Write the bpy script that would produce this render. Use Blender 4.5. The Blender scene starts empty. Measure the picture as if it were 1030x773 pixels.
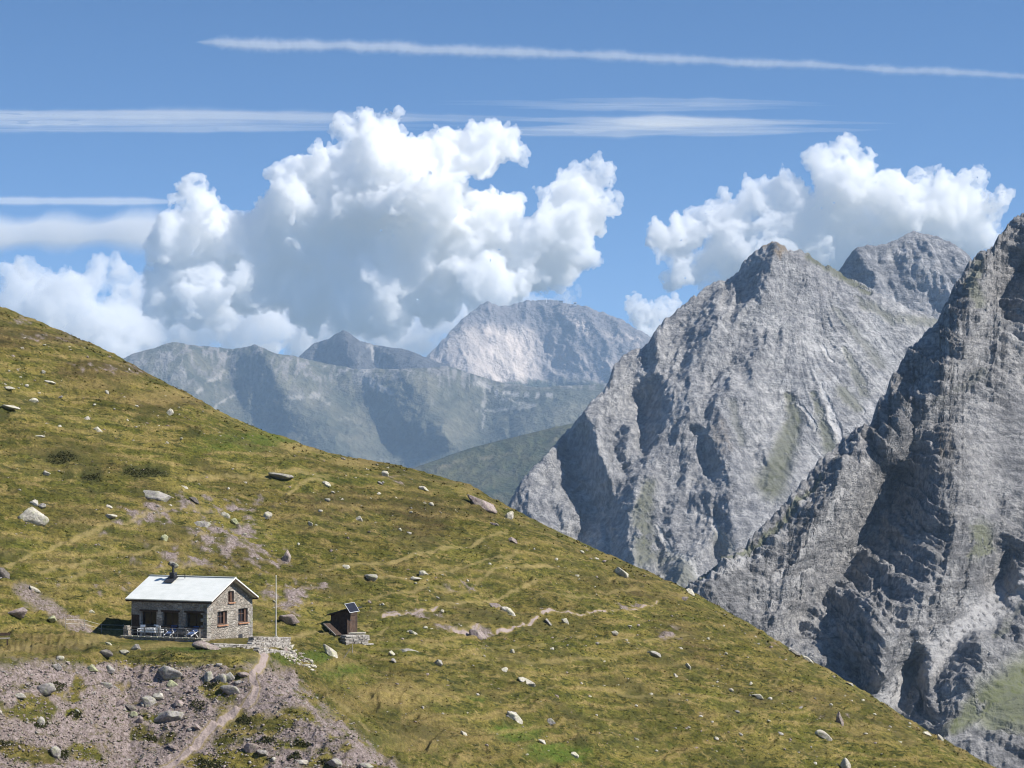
import bpy, bmesh, math, random
import numpy as np
from mathutils import Vector, Matrix

random.seed(7)
RNG = np.random.default_rng(11)
SC = bpy.context.scene
COL = SC.collection

# ------------------------------------------------------------------ camera
# photograph units: 1030 x 773, focal length 2400 units, horizon at row 462
F = 2400.0
HZ = 462.0
PITCH = math.atan((HZ - 386.5) / F)
CP, SP = math.cos(PITCH), math.sin(PITCH)
cam_d = bpy.data.cameras.new('camera')
cam = bpy.data.objects.new('camera', cam_d)
COL.objects.link(cam)
SC.camera = cam
cam_d.sensor_fit = 'HORIZONTAL'
cam_d.sensor_width = 36.0
cam_d.lens = 36.0 * F / 1030.0
cam_d.clip_start = 0.5
cam_d.clip_end = 90000.0
cam.location = (0, 0, 0)
cam.rotation_euler = (math.pi / 2 + PITCH, 0, 0)


def W(x, y, D):
    """view direction (x, y) of the photograph at horizontal distance D -> world"""
    x = np.asarray(x, float); y = np.asarray(y, float); D = np.asarray(D, float)
    dx = (x - 515.0) / F
    b = (386.5 - y) / F
    dy = CP - SP * b
    dz = SP + CP * b
    return np.stack(np.broadcast_arrays(dx / dy * D, D + 0 * dx, dz / dy * D), -1)


# ------------------------------------------------------------------ noise
_P = np.random.default_rng(3).permutation(256).astype(np.int32)
_P = np.concatenate([_P, _P, _P])
_G = np.random.default_rng(5).normal(size=(256, 3))
_G /= np.linalg.norm(_G, axis=1)[:, None]
_G = _G.astype(np.float32)


def perlin(p):
    p = np.asarray(p, np.float32)
    sh = p.shape[:-1]
    p = p.reshape(-1, 3)
    i = np.floor(p).astype(np.int32)
    f = p - i
    i &= 255
    u = f * f * f * (f * (f * 6 - 15) + 10)
    out = 0
    for dx in (0, 1):
        wx = u[:, 0] if dx else 1 - u[:, 0]
        for dy in (0, 1):
            wy = u[:, 1] if dy else 1 - u[:, 1]
            for dz in (0, 1):
                wz = u[:, 2] if dz else 1 - u[:, 2]
                h = _P[_P[_P[i[:, 0] + dx] + i[:, 1] + dy] + i[:, 2] + dz]
                g = _G[h]
                d = g[:, 0] * (f[:, 0] - dx) + g[:, 1] * (f[:, 1] - dy) + g[:, 2] * (f[:, 2] - dz)
                out = out + wx * wy * wz * d
    return (out * 1.6).reshape(sh)


def fbm(p, octv=5, gain=0.5, lac=2.03):
    p = np.asarray(p, np.float32)
    a, s, n = 1.0, 0, 0
    for k in range(octv):
        s = s + a * perlin(p + 17.3 * k)
        n += a
        a *= gain
        p = p * lac
    return s / n


def ridged(p, octv=6, gain=0.5, lac=2.1, sharp=1.0):
    """ridged multifractal, about 0..1 (1 on the ridge lines)"""
    p = np.asarray(p, np.float32)
    a, s, n, w = 1.0, 0, 0, 1.0
    for k in range(octv):
        r = 1 - np.abs(perlin(p + 31.7 * k)) * 1.5
        r = np.clip(r, 0, 1) ** (2.0 * sharp)
        s = s + a * r * w
        w = np.clip(r * 1.6, 0, 1)
        n += a
        a *= gain
        p = p * lac
    return s / n


def facets(u, v, seed=0, tilt=1.0, curve=0.9, ridge=True):
    """creased planar facets on a jittered cell grid (cell = 1 unit); ridge creases or valley creases"""
    iu = np.floor(u).astype(np.int32); iv = np.floor(v).astype(np.int32)
    best = np.full(u.shape, -1e9, np.float32)
    for du in (-1, 0, 1):
        for dv in (-1, 0, 1):
            cu = iu + du; cv = iv + dv
            h = _P[_P[(cu + seed * 7) & 255] + (cv & 255)]
            g = _G[h]; g2 = _G[(h + 91) & 255]
            a = u - (cu + 0.5 + 0.42 * np.clip(g2[..., 0] * 1.4, -1, 1)); b = v - (cv + 0.5 + 0.42 * np.clip(g2[..., 1] * 1.4, -1, 1))
            val = 0.35 * g2[..., 2] + tilt * (g[..., 0] * a + 0.6 * g[..., 1] * b) - curve * (a * a + b * b)
            best = np.maximum(best, val)
    return -best if ridge else best


def rockface(P, lean, seed, lam=(70, 30, 13, 6, 3), amp=0.37, st=1.9, asym=0.25):
    """angular rock relief in picture units: slabs of several sizes, drawn out down the fall line"""
    x = P[..., 0]; z = P[..., 2] - 0.35 * P[..., 1]
    out = 0
    for k, L in enumerate(lam):
        ln = lean
        wx = L * (0.20 * fbm(P / (L * 0.8) + seed + k, 3) + 0.9 * fbm(P / (L * 3.5) + seed + k + 70, 2))
        wz = L * (0.20 * fbm(P / (L * 0.8) + seed + k + 40, 3) + 0.9 * fbm(P / (L * 3.5) + seed + k + 110, 2))
        u = (x + ln * z * 0.6 + wx) / L
        v = (z + wz) / (L * st)
        f = facets(u, v, seed + k * 3, 1.1, 0.8, ridge=(k % 2 == 0))
        out = out + amp * L * f * (1.15, 1.15, 1.0, 0.85, 0.8)[k]
    return out


def sstep(a, b, x):
    t = np.clip((x - a) / (b - a), 0, 1)
    return t * t * (3 - 2 * t)


# ------------------------------------------------------------------ mesh helpers
def mesh_np(name, co, quads=None, tris=None):
    me = bpy.data.meshes.new(name)
    co = np.asarray(co, np.float32).reshape(-1, 3)
    me.vertices.add(len(co))
    me.vertices.foreach_set('co', co.ravel())
    loops = []
    starts = []
    tot = 0
    if quads is not None and len(quads):
        quads = np.asarray(quads, np.int32)
        loops.append(quads.ravel())
        starts.append(np.arange(len(quads), dtype=np.int32) * 4)
        tot += len(quads) * 4
    if tris is not None and len(tris):
        tris = np.asarray(tris, np.int32)
        loops.append(tris.ravel())
        starts.append(np.arange(len(tris), dtype=np.int32) * 3 + tot)
        tot += len(tris) * 3
    loops = np.concatenate(loops)
    starts = np.concatenate(starts)
    me.loops.add(len(loops))
    me.loops.foreach_set('vertex_index', loops)
    me.polygons.add(len(starts))
    me.polygons.foreach_set('loop_start', starts)
    me.update(calc_edges=True)
    me.validate()
    return me


def grid_quads(nr, nc):
    r = np.arange(nr - 1)[:, None]
    c = np.arange(nc - 1)[None, :]
    a = r * nc + c
    return np.stack([a, a + 1, a + nc + 1, a + nc], -1).reshape(-1, 4)


def smooth(me, on=True):
    me.polygons.foreach_set('use_smooth', np.full(len(me.polygons), on))
    me.update()


def attr(me, name, v):
    a = me.attributes.new(name, 'FLOAT', 'POINT')
    a.data.foreach_set('value', np.asarray(v, np.float32).ravel())


def put(name, me, mats, parent=None):
    o = bpy.data.objects.new(name, me)
    COL.objects.link(o)
    if not isinstance(mats, (list, tuple)):
        mats = [mats]
    if not me.materials:
        for m in mats:
            me.materials.append(m)
    if parent is not None:
        o.parent = parent
    return o


def tag(o, label=None, cat=None, group=None, kind=None):
    if label: o['label'] = label
    if cat: o['category'] = cat
    if group: o['group'] = group
    if kind: o['kind'] = kind
    return o


def empty(name, loc, rz=0.0):
    o = bpy.data.objects.new(name, None)
    COL.objects.link(o)
    o.location = loc
    o.rotation_euler = (0, 0, rz)
    return o


def copy_tree(o, parent=None):
    c = o.copy()
    COL.objects.link(c)
    c.parent = parent
    for ch in [q for q in COL.objects if q.parent == o]:
        copy_tree(ch, c)
    return c


# ------------------------------------------------------------------ node helpers
class NT:
    def __init__(self, name):
        self.m = bpy.data.materials.new(name)
        self.m.use_nodes = True
        self.t = self.m.node_tree
        self.n = self.t.nodes
        self.n.clear()
        self.out = self.n.new('ShaderNodeOutputMaterial')

    def node(self, typ, **kw):
        nd = self.n.new(typ)
        for k, v in kw.items():
            setattr(nd, k, v)
        return nd

    def link(self, a, b):
        self.t.links.new(a, b)

    def _in(self, sock, v):
        if v is None: return
        if hasattr(v, 'is_linked') or hasattr(v, 'links'):
            self.link(v, sock)
        else:
            if isinstance(v, (tuple, list)) and len(v) == 3 and sock.type == 'RGBA':
                v = (*v, 1)
            sock.default_value = v

    def pos(self, scale=(1, 1, 1), rot=(0, 0, 0), src='Position'):
        g = self.node('ShaderNodeNewGeometry') if src == 'Position' else self.node('ShaderNodeTexCoord')
        mp = self.node('ShaderNodeMapping')
        mp.inputs['Scale'].default_value = scale
        mp.inputs['Rotation'].default_value = rot
        self.link(g.outputs[src], mp.inputs['Vector'])
        return mp.outputs[0]

    def noise(self, vec, scale, detail=5, rough=0.55, dist=0.0, lac=2.0):
        nd = self.node('ShaderNodeTexNoise')
        nd.inputs['Scale'].default_value = scale
        nd.inputs['Detail'].default_value = detail
        nd.inputs['Roughness'].default_value = rough
        nd.inputs['Distortion'].default_value = dist
        self.link(vec, nd.inputs['Vector'])
        return nd.outputs['Fac']

    def voro(self, vec, scale, feature='F1', out='Distance', rnd=1.0):
        nd = self.node('ShaderNodeTexVoronoi', feature=feature)
        nd.inputs['Scale'].default_value = scale
        nd.inputs['Randomness'].default_value = rnd
        self.link(vec, nd.inputs['Vector'])
        return nd.outputs[out]

    def attr(self, name):
        nd = self.node('ShaderNodeAttribute', attribute_name=name)
        return nd.outputs['Fac']

    def rng(self, v, a, b, c=0.0, d=1.0, smooth_=False):
        nd = self.node('ShaderNodeMapRange')
        if smooth_: nd.interpolation_type = 'SMOOTHSTEP'
        self._in(nd.inputs[0], v)
        for i, q in enumerate((a, b, c, d)):
            nd.inputs[i + 1].default_value = q
        return nd.outputs[0]

    def math(self, op, a, b=0.0, clamp=False):
        nd = self.node('ShaderNodeMath', operation=op, use_clamp=clamp)
        self._in(nd.inputs[0], a)
        self._in(nd.inputs[1], b)
        return nd.outputs[0]

    def mix(self, f, a, b, blend='MIX'):
        nd = self.node('ShaderNodeMix', data_type='RGBA', blend_type=blend)
        nd.clamp_factor = True
        self._in(nd.inputs[0], f)
        self._in(nd.inputs[6], a)
        self._in(nd.inputs[7], b)
        return nd.outputs[2]

    def bump(self, h, dist, strength=1.0, normal=None):
        nd = self.node('ShaderNodeBump')
        nd.inputs['Strength'].default_value = strength
        nd.inputs['Distance'].default_value = dist
        self.link(h, nd.inputs['Height'])
        if normal is not None:
            self.link(normal, nd.inputs['Normal'])
        return nd.outputs[0]

    def surf(self, color, rough=0.9, normal=None, metal=0.0, spec=0.3):
        b = self.node('ShaderNodeBsdfPrincipled')
        self._in(b.inputs['Base Color'], color)
        self._in(b.inputs['Roughness'], rough)
        b.inputs['Metallic'].default_value = metal
        b.inputs['Specular IOR Level'].default_value = spec
        if normal is not None:
            self.link(normal, b.inputs['Normal'])
        self.link(b.outputs[0], self.out.inputs['Surface'])
        return self.m


def volume_mat(name, color, density, aniso=0.0):
    t = NT(name)
    v = t.node('ShaderNodeVolumePrincipled')
    v.inputs['Color'].default_value = (*color, 1)
    v.inputs['Density'].default_value = density
    v.inputs['Anisotropy'].default_value = aniso
    t.link(v.outputs[0], t.out.inputs['Volume'])
    return t.m
# ------------------------------------------------------------------ light
SUN_TO = Vector((0.76, -0.24, 0.73)).normalized()
sun_el = math.asin(SUN_TO.z)
sun_az = math.atan2(SUN_TO.x, SUN_TO.y)
world = bpy.data.worlds.new('World')
SC.world = world
world.use_nodes = True
wn = world.node_tree.nodes
wl = world.node_tree.links
bg = wn['Background']
sky = wn.new('ShaderNodeTexSky')
sky.sky_type = 'NISHITA'
sky.sun_disc = False
sky.sun_elevation = sun_el
sky.sun_rotation = sun_az
sky.altitude = 2400
sky.air_density = 1.0
sky.dust_density = 0.0
sky.ozone_density = 2.0
tc = wn.new('ShaderNodeTexCoord'); mpv = wn.new('ShaderNodeMapping'); mpv.inputs['Scale'].default_value = (1, 1, 1.7); mpv.inputs['Location'].default_value = (0, 0, 0.09); wl.new(tc.outputs['Generated'], mpv.inputs['Vector']); wl.new(mpv.outputs[0], sky.inputs[0]); hs = wn.new('ShaderNodeHueSaturation'); hs.inputs['Saturation'].default_value = 1.2; wl.new(sky.outputs[0], hs.inputs['Color']); wl.new(hs.outputs[0], bg.inputs[0])
bg.inputs[1].default_value = 0.113
world.cycles.sampling_method = 'AUTOMATIC'

sl = bpy.data.lights.new('sun', 'SUN')
so = bpy.data.objects.new('sun', sl)
COL.objects.link(so)
sl.energy = 4.95
sl.angle = math.radians(0.53)
sl.color = (1.0, 0.955, 0.89)
so.rotation_euler = SUN_TO.to_track_quat('Z', 'Y').to_euler()
so.location = (200, -100, 400)

SC.view_settings.view_transform = 'Standard'
SC.view_settings.look = 'None'
SC.view_settings.gamma = 1.0
SC.view_settings.exposure = 0.57
cy = SC.cycles
cy.use_denoising = True
cy.filter_width = 1.1
try:
    cy.denoiser = 'OPENIMAGEDENOISE'
except Exception:
    pass
cy.max_bounces = 64
cy.diffuse_bounces = 3
cy.glossy_bounces = 2
cy.transmission_bounces = 2
cy.volume_bounces = 64
cy.transparent_max_bounces = 12
cy.use_adaptive_sampling = True
cy.adaptive_threshold = 0.015

# ------------------------------------------------------------------ clouds
CD = 22000.0


def cloud_mesh(circles, dist, voxel, seed, kids=5, amp=1.0, stretch=1.0):
    rg = np.random.default_rng(seed)
    px = dist / F
    balls = []
    for (x, y, r) in circles:
        dd = rg.uniform(-0.9, 0.9) * r * px * 1.3
        c = W(x, y, dist + dd)
        R = r * px * 1.0
        balls.append((c, R))
        for k in range(kids):
            v = rg.normal(size=3); v /= np.linalg.norm(v)
            v[2] = abs(v[2]) * 0.9 + 0.1 * v[2]
            rr = R * rg.uniform(0.28, 0.5)
            cc = c + v * R * rg.uniform(0.72, 0.95)
            balls.append((cc, rr))
            for j in range(2):
                v2 = rg.normal(size=3); v2 /= np.linalg.norm(v2)
                if v2[2] < 0: v2[2] *= -0.6
                balls.append((cc + v2 * rr * 0.85, rr * rg.uniform(0.35, 0.55)))
    bm = bmesh.new()
    for c, R in balls:
        bmesh.ops.create_icosphere(bm, subdivisions=2, radius=float(R), matrix=Matrix.Translation(Vector(c)))
    me = bpy.data.meshes.new('cloud_src')
    bm.to_mesh(me); bm.free()
    o = bpy.data.objects.new('cloud_src', me)
    COL.objects.link(o)
    md = o.modifiers.new('r', 'REMESH')
    md.mode = 'VOXEL'
    md.voxel_size = voxel
    dg = bpy.context.evaluated_depsgraph_get()
    me2 = bpy.data.meshes.new_from_object(o.evaluated_get(dg))
    bpy.data.objects.remove(o)
    n = len(me2.vertices)
    co = np.empty(n * 3, np.float32); me2.vertices.foreach_get('co', co)
    no = np.empty(n * 3, np.float32); me2.vertices.foreach_get('normal', no)
    co = co.reshape(-1, 3); no = no.reshape(-1, 3)
    s = 1.0 / (38 * px)
    d = (np.abs(perlin(co * s + seed)) * 1.1 - 0.25) * 16 * px
    d += (np.abs(perlin(co * s * 2.3 + 9)) - 0.22) * 10 * px
    d += (np.abs(perlin(co * s * 5.1 + 5)) - 0.22) * 5 * px
    d += (np.abs(perlin(co * s * 10 + 5)) - .22) * 3.4 * px
    q = co * s
    wv = np.stack([fbm(q * .9 + 40, 3), fbm(q * .9 + 60, 3), fbm(q * .9 + 80, 3)], -1) * 34 * px
    wv += np.stack([fbm(q * 3.0 + 40, 3), fbm(q * 3.0 + 60, 3), fbm(q * 3.0 + 80, 3)], -1) * 15 * px
    co = co + no * (d[:, None] * amp) + wv * amp
    me2.vertices.foreach_set('co', co.ravel())
    me2.update()
    # a second voxel pass turns the folded surface into one clean closed skin
    o = bpy.data.objects.new('cloud_src', me2)
    COL.objects.link(o)
    md = o.modifiers.new('r', 'REMESH')
    md.mode = 'VOXEL'
    md.voxel_size = voxel * 0.8
    dg = bpy.context.evaluated_depsgraph_get()
    me3 = bpy.data.meshes.new_from_object(o.evaluated_get(dg))
    bpy.data.objects.remove(o)
    n = len(me3.vertices)
    co = np.empty(n * 3, np.float32); me3.vertices.foreach_get('co', co)
    no = np.empty(n * 3, np.float32); me3.vertices.foreach_get('normal', no)
    co = co.reshape(-1, 3); no = no.reshape(-1, 3)
    d = (0.30 - np.abs(perlin(co * s * 4.2 + 15))) * 6.5 * px + (0.30 - np.abs(perlin(co * s * 9 + 25))) * 3.4 * px
    co = co + no * (d * amp)[:, None]
    me3.vertices.foreach_set('co', co.ravel()); me3.update()
    return me3


def px_density(dist, mfp_px):
    return 1.0 / (mfp_px * dist / F)


CW = (1.0, 0.998, 0.992)
big = [(375,154,30),(400,158,26),(350,172,23),(420,170,26),(385,190,43),(345,205,33),(430,205,38),
       (458,148,18),(478,154,22),(503,150,18),(518,141,11),(524,149,12),(488,160,16),(455,165,16),
       (315,165,15),(303,180,16),(290,200,18),(275,215,18),(325,190,20),
       (202,205,13),(195,225,22),(175,245,25),(225,240,28),(200,270,32),(160,260,13),
       (260,250,36),(310,240,38),(360,250,46),(420,250,46),(470,215,22),(482,205,14),(480,245,34),(520,252,30),
       (545,238,24),(560,218,18),(570,205,17),(582,192,15),(597,183,14),(608,180,9),(600,210,15),(616,206,11),(572,240,22),(555,268,20),
       (590,225,18),(585,258,14),(250,290,32),(310,290,36),(370,295,38),(430,290,36),(490,285,30),(528,285,20),(165,300,18),(205,308,28)]
low = [(230,318,24),(280,312,24),(330,318,26),(380,316,26),(430,318,24),(180,305,18),(470,322,18),(40,335,24),(80,345,22),(120,350,20),(10,345,24),(150,310,20),(160,330,20),(190,345,20),(440,345,18),(480,335,16),(540,305,14),(560,310,10),(175,318,18),(215,325,22),(260,325,24),(310,330,24),(360,328,26),(400,330,24),(440,325,20),(475,318,16),(240,345,20),(300,350,20),(350,350,20),(400,348,18)]
right = [(848,160,16),(830,175,18),(870,168,14),(860,190,28),(792,195,18),(767,205,15),(737,213,12),(720,220,12),(700,235,20),
         (680,245,17),(665,240,11),(740,240,26),(790,225,30),(830,220,30),(880,208,24),(910,192,18),(940,182,18),(965,180,14),
         (985,180,9),(930,215,30),(975,215,27),(993,222,14),(1004,206,11),(720,272,20),(695,268,17),(745,275,18),(790,270,20),(825,262,20),(760,262,24),(900,240,28),(850,250,28),(960,240,25)]
left = [(8,278,12),(30,278,12),(60,287,14),(85,282,14),(106,274,11),(118,287,13),(20,300,24),(60,308,26),(95,310,22),
        (120,320,19),(20,330,22),(90,335,24),(135,340,14),(45,325,22),(60,350,25),(110,355,18)]
smalls = [(665,310,10),(652,316,9),(677,305,6),(642,324,9),(668,322,10),(655,330,12)]
tiny = [(160,346,8),(148,352,8),(170,352,8),(262,348,7),(275,352,8),(250,352,7),(516,303,9),(500,306,7),(528,308,7)]

cl = [('cumulus_cloud', big, CD, 22, 21, 'large white cumulus cloud towering above the far blue ridge', 7.5),
      ('cumulus_cloud', low, CD + 6000, 34, 8, 'low hazy grey cloud bank under the large cumulus, just above the far ridge', 20.0),
      ('cumulus_cloud', right, CD + 1500, 22, 5, 'white cumulus cloud behind the two rocky summits on the right', 9.0),
      ('cumulus_cloud', left, CD + 3500, 30, 13, 'pale cumulus bank at the left edge above the grassy crest', 15.0),
      ('cumulus_cloud', smalls, CD + 3000, 18, 4, 'small cloud puff in the gap left of the rocky peak', 6.0),
      ('cumulus_cloud', tiny, CD + 7000, 18, 14, 'small cloud tufts peeping over the far mountain crest', 5.0)]
for nm, cs, dist, vox, seed, lab, mfp in cl:
    me = cloud_mesh(cs, dist, vox, seed)
    o = put(nm, me, volume_mat('cloud_' + str(seed), CW, px_density(dist, mfp), 0.0))
    tag(o, lab, 'cloud', kind='stuff')


def strand(x0, y0, x1, y1, thick, dist, seed, wav, taper, n, deep, bow, wob_):
    px = dist / F
    m = 20
    t = np.linspace(0, 1, n)
    xs = x0 + (x1 - x0) * t
    ys = y0 + (y1 - y0) * t + bow * np.sin(np.pi * t)
    prof = np.minimum(1, t / taper) * np.minimum(1, (1 - t) / taper)
    prof = np.clip(prof, 0.0, 1) ** 0.7
    P = np.stack([xs / 60, ys * 0, ys * 0 + seed], -1)
    w = thick * (0.9 + 0.5 * fbm(P * 1.3, 3)) * prof + 0.05
    if wob_ > .3: w = w * (1.1 - 0.5 * t)
    ys = ys + fbm(P * 1.5 + 5, 4) * (wav + thick * 0.12)
    c = W(xs, ys, dist)
    a = np.linspace(0, 2 * np.pi, m, endpoint=False)
    zz = np.sin(a); zz = np.sign(zz) * np.abs(zz) ** 0.8
    ring = np.stack([0 * a, np.sign(np.cos(a)) * (1 - np.abs(zz)) ** 1.9 * deep * 1.6, zz * 1.5], -1)
    wob = 1 + wob_ * fbm(np.stack(np.broadcast_arrays(xs[:, None] / 5, np.cos(a)[None] * 1.5, np.sin(a)[None] * 1.5 + seed), -1), 4)
    co = (c[:, None, :] + ring[None] * (w[:, None] * wob * px)[..., None]).reshape(-1, 3)
    q = [(i * m + j, i * m + (j + 1) % m, (i + 1) * m + (j + 1) % m, (i + 1) * m + j) for i in range(n - 1) for j in range(m)]
    co = np.concatenate([co, c[:1], c[-1:]])
    tr = [(n * m, (j + 1) % m, j) for j in range(m)] + [(n * m + 1, (n - 1) * m + j, (n - 1) * m + (j + 1) % m) for j in range(m)]
    return co, np.array(q), np.array(tr)


def streak(name, x0, y0, x1, y1, thick, dist, mfp, label, seed=0, wav=0.0, taper=0.25, n=160, deep=1.0, bow=0.0, wob_=0.06, strands=1):
    """a veil of high cloud: one or several drawn out closed strands with real thickness"""
    px = dist / F
    rg = np.random.default_rng(seed)
    C, Q, T = [], [], []
    off = 0
    for k in range(strands):
        if strands == 1:
            args = (x0, y0, x1, y1, thick)
        else:
            L = x1 - x0
            a = x0 + L * rg.uniform(-.05, .45); b = a + L * rg.uniform(.35, .8)
            dy = rg.uniform(-1, 1) * thick * .8
            sl = (y1 - y0) / L
            args = (a, y0 + sl * (a - x0) + dy, b, y0 + sl * (b - x0) + dy * .6, thick * rg.uniform(.2, .6))
        co, q, tr = strand(*args, dist + k * 260, seed + k * 3.3, wav, taper if strands == 1 else .45, n, deep, bow, wob_)
        C.append(co); Q.append(q + off); T.append(tr + off); off += len(co)
    me = mesh_np(name, np.concatenate(C), np.concatenate(Q), np.concatenate(T))
    o = put(name, me, volume_mat(name, CW, px_density(dist, mfp)))
    return tag(o, label, 'cloud', kind='stuff')


streak('contrail', 196, 42, 1080, 80, 6.5, 30000, 25, 'long thin white contrail crossing the blue sky near the top', 3, 2.5, 0.04, 400, 1.0, -3, 0.42)
streak('cirrus_veil', -380, 117, 440, 124, 14, 31000, 130, 'wide pale cirrus streak at the upper left, level with the cumulus top', 4, 0, 0.3, deep=3.0, strands=12)
streak('cirrus_veil', 440, 103, 820, 106, 8, 31500, 110, 'thin pale cirrus streak above and right of the cumulus top', 5, 0, 0.3, deep=3.0, strands=7)
streak('cirrus_veil', 470, 128, 860, 129, 11, 31000, 80, 'broad pale cirrus streak directly right of the cumulus top', 6, 0, 0.3, deep=3.0, strands=12)
streak('cirrus_veil', -60, 202, 185, 203, 4.5, 31000, 35, 'narrow cirrus streak at the left edge above the flat cloud sheet', 7, 0, 0.15, deep=3.0)
streak('cirrus_veil', -80, 236, 200, 232, 17, 31000, 50, 'flat pale cloud sheet at the left edge beside the large cumulus', 8, 0, 0.1, deep=3.0)
# ------------------------------------------------------------------ near hillside
SIL = np.array([(-900, -60), (-500, 105), (-250, 205), (-100, 266), (0, 307), (50, 328), (100, 349), (150, 376), (200, 402), (235, 421), (270, 436),
                (300, 446), (330, 455), (370, 463), (400, 467), (430, 475), (450, 481), (470, 487), (500, 503), (540, 523), (600, 553), (650, 574),
                (700, 596), (750, 624), (800, 655), (850, 684), (900, 714), (950, 744), (1000, 772), (1060, 806), (1300, 940), (1700, 1165)], float)


def hsil(x):
    return np.interp(x, SIL[:, 0], SIL[:, 1])


def seg_dist(x, y, pts):
    """distance in photograph units to a polyline, and the parameter along it"""
    best = np.full(np.shape(x), 1e9); par = np.zeros(np.shape(x))
    n = len(pts) - 1
    for i in range(n):
        ax, ay = pts[i][:2]; bx, by = pts[i + 1][:2]
        L = (bx - ax) ** 2 + (by - ay) ** 2 + 1e-9
        t = np.clip(((x - ax) * (bx - ax) + (y - ay) * (by - ay)) / L, 0, 1)
        d = np.hypot(x - ax - t * (bx - ax), y - ay - t * (by - ay))
        m = d < best
        best = np.where(m, d, best); par = np.where(m, (i + t) / n, par)
    return best, par


def hill_D(x, y):
    x = np.asarray(x, float); y = np.asarray(y, float)
    a = (x - 515) / F
    b = -(y - HZ) / F
    ac = np.clip(a, -0.6, 0.45)
    D = 90.0 / np.clip(0.31 - 0.39 * ac - b, 0.2, 2)
    D = D - 12 * np.exp(-((x - 430) / 170) ** 2 - ((y - 790) / 130) ** 2)
    # terrace with the hut and the scree bank below it
    dl = np.interp(y, [560, 600, 637, 645, 655, 663, 700, 773, 860, 1000], [221, 211, 205, 197, 187, 184.5, 181, 174, 166, 153])
    pl = lambda xx: 90.0 / np.clip(0.31 - 0.39 * np.clip((xx - 515) / F, -0.6, 0.45) + 128 / F, 0.2, 2)
    dl = dl + np.minimum(pl(x) - pl(130.0), 0) * (1 - 0.5 * sstep(700, 800, y))
    xb = 268 + np.clip(y - 655, -60, 300) * 1.2
    wl = 1 - sstep(-45, 75, x - xb)
    wl = wl * sstep(585, 636, y)
    D = D * (1 - wl) + dl * wl
    # small shelf under the shed
    ws = np.exp(-((x - 345) / 40) ** 2 - ((y - 645) / 16) ** 2)
    D = D - 1.5 * ws * (y - 645) / 16
    # the crest rolls over towards its far side
    e = np.clip(y - hsil(x), 0, 400)
    D = D + 13 * np.exp(-e / 9.0)
    return D


def terrace_phase(P):
    c = (0.62 * P[..., 0] + 0.78 * P[..., 1])
    n = (0.78 * P[..., 0] - 0.62 * P[..., 1])
    z = P[..., 2]
    wv = z + 1.1 * fbm(P / 9.0 + 9, 3) + 0.04 * n + 0.05 * c
    ph = wv / 1.25
    fr = ph - np.floor(ph)
    mk = sstep(-0.18, 0.20, fbm(np.stack([c / 12, n / 7, z / 4], -1) + 21, 3) + 0.06)
    return fr, mk


def hill_noise(P, x, y):
    c = (0.62 * P[..., 0] + 0.78 * P[..., 1])
    n = (0.78 * P[..., 0] - 0.62 * P[..., 1])
    z = P[..., 2]
    calm = 1 - 0.85 * np.exp(-((x - 195) / 95) ** 4 - ((y - 644) / 13) ** 4)
    far = sstep(0, 25, y - hsil(x)) * 0.6 + 0.4
    h = 1.1 * fbm(P / 17.0, 4) + 0.5 * fbm(P / 5.5 + 3, 3)
    # cattle terraces: narrow steps that follow the contour
    fr, mk = terrace_phase(P)
    stp = np.where(fr < 0.75, fr / 0.75, (1 - fr) / 0.25) - 0.5
    h = h + 0.46 * stp * mk
    tus = ridged(np.stack([c / 1.7, n / 1.0, z / 0.7], -1), 3)
    h = h + 0.34 * (tus - 0.5) + 0.10 * fbm(P / 0.45, 2)
    return h * calm * far


def hill_P(x, y):
    x = np.asarray(x, float); y = np.asarray(y, float)
    P = W(x, y, hill_D(x, y))
    P[..., 2] += hill_noise(P, x, y)
    return P


xs = np.concatenate([np.linspace(-900, -40, 60, endpoint=False), np.arange(-40, 1070, 1.5), np.linspace(1070, 1700, 50)])
R1 = 330
tt = np.linspace(0, 1, R1)
X = np.broadcast_to(xs[None], (R1, len(xs)))
S = hsil(xs)[None]
bot = np.maximum(860, S + 120)
Y = S + (bot - S) * (tt[:, None] ** 1.15)
Pv = hill_P(X, Y)
# far side of the crest
u = (np.linspace(0, 1, 46)[1:] ** 1.6)[::-1] * 260
P0 = Pv[0]
dirs = P0 / P0[:, 1:2]
back = P0[None] + dirs[None] * u[:, None, None]
back[..., 2] -= 0.62 * u[:, None] ** 2 / (u[:, None] + 22)
back[..., 2] += 1.6 * fbm(back / 17.0, 3) * sstep(0, 30, u[:, None])
# the ground between the camera and the frame's lower edge
v = np.linspace(0, 1, 40)[1:]
PE = Pv[-1]
near = PE[None] * (1 - v[:, None, None] * 0.985)
near[..., 2] = PE[None, :, 2] * (1 - v[:, None]) - 1.9 * v[:, None] - 9 * np.sin(np.pi * v)[:, None] * (1 - v[:, None])
allP = np.concatenate([back, Pv, near], 0)
NR, NC = allP.shape[:2]
me = mesh_np('hillside', allP, quads=grid_quads(NR, NC)[:, ::-1])
smooth(me)

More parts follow.
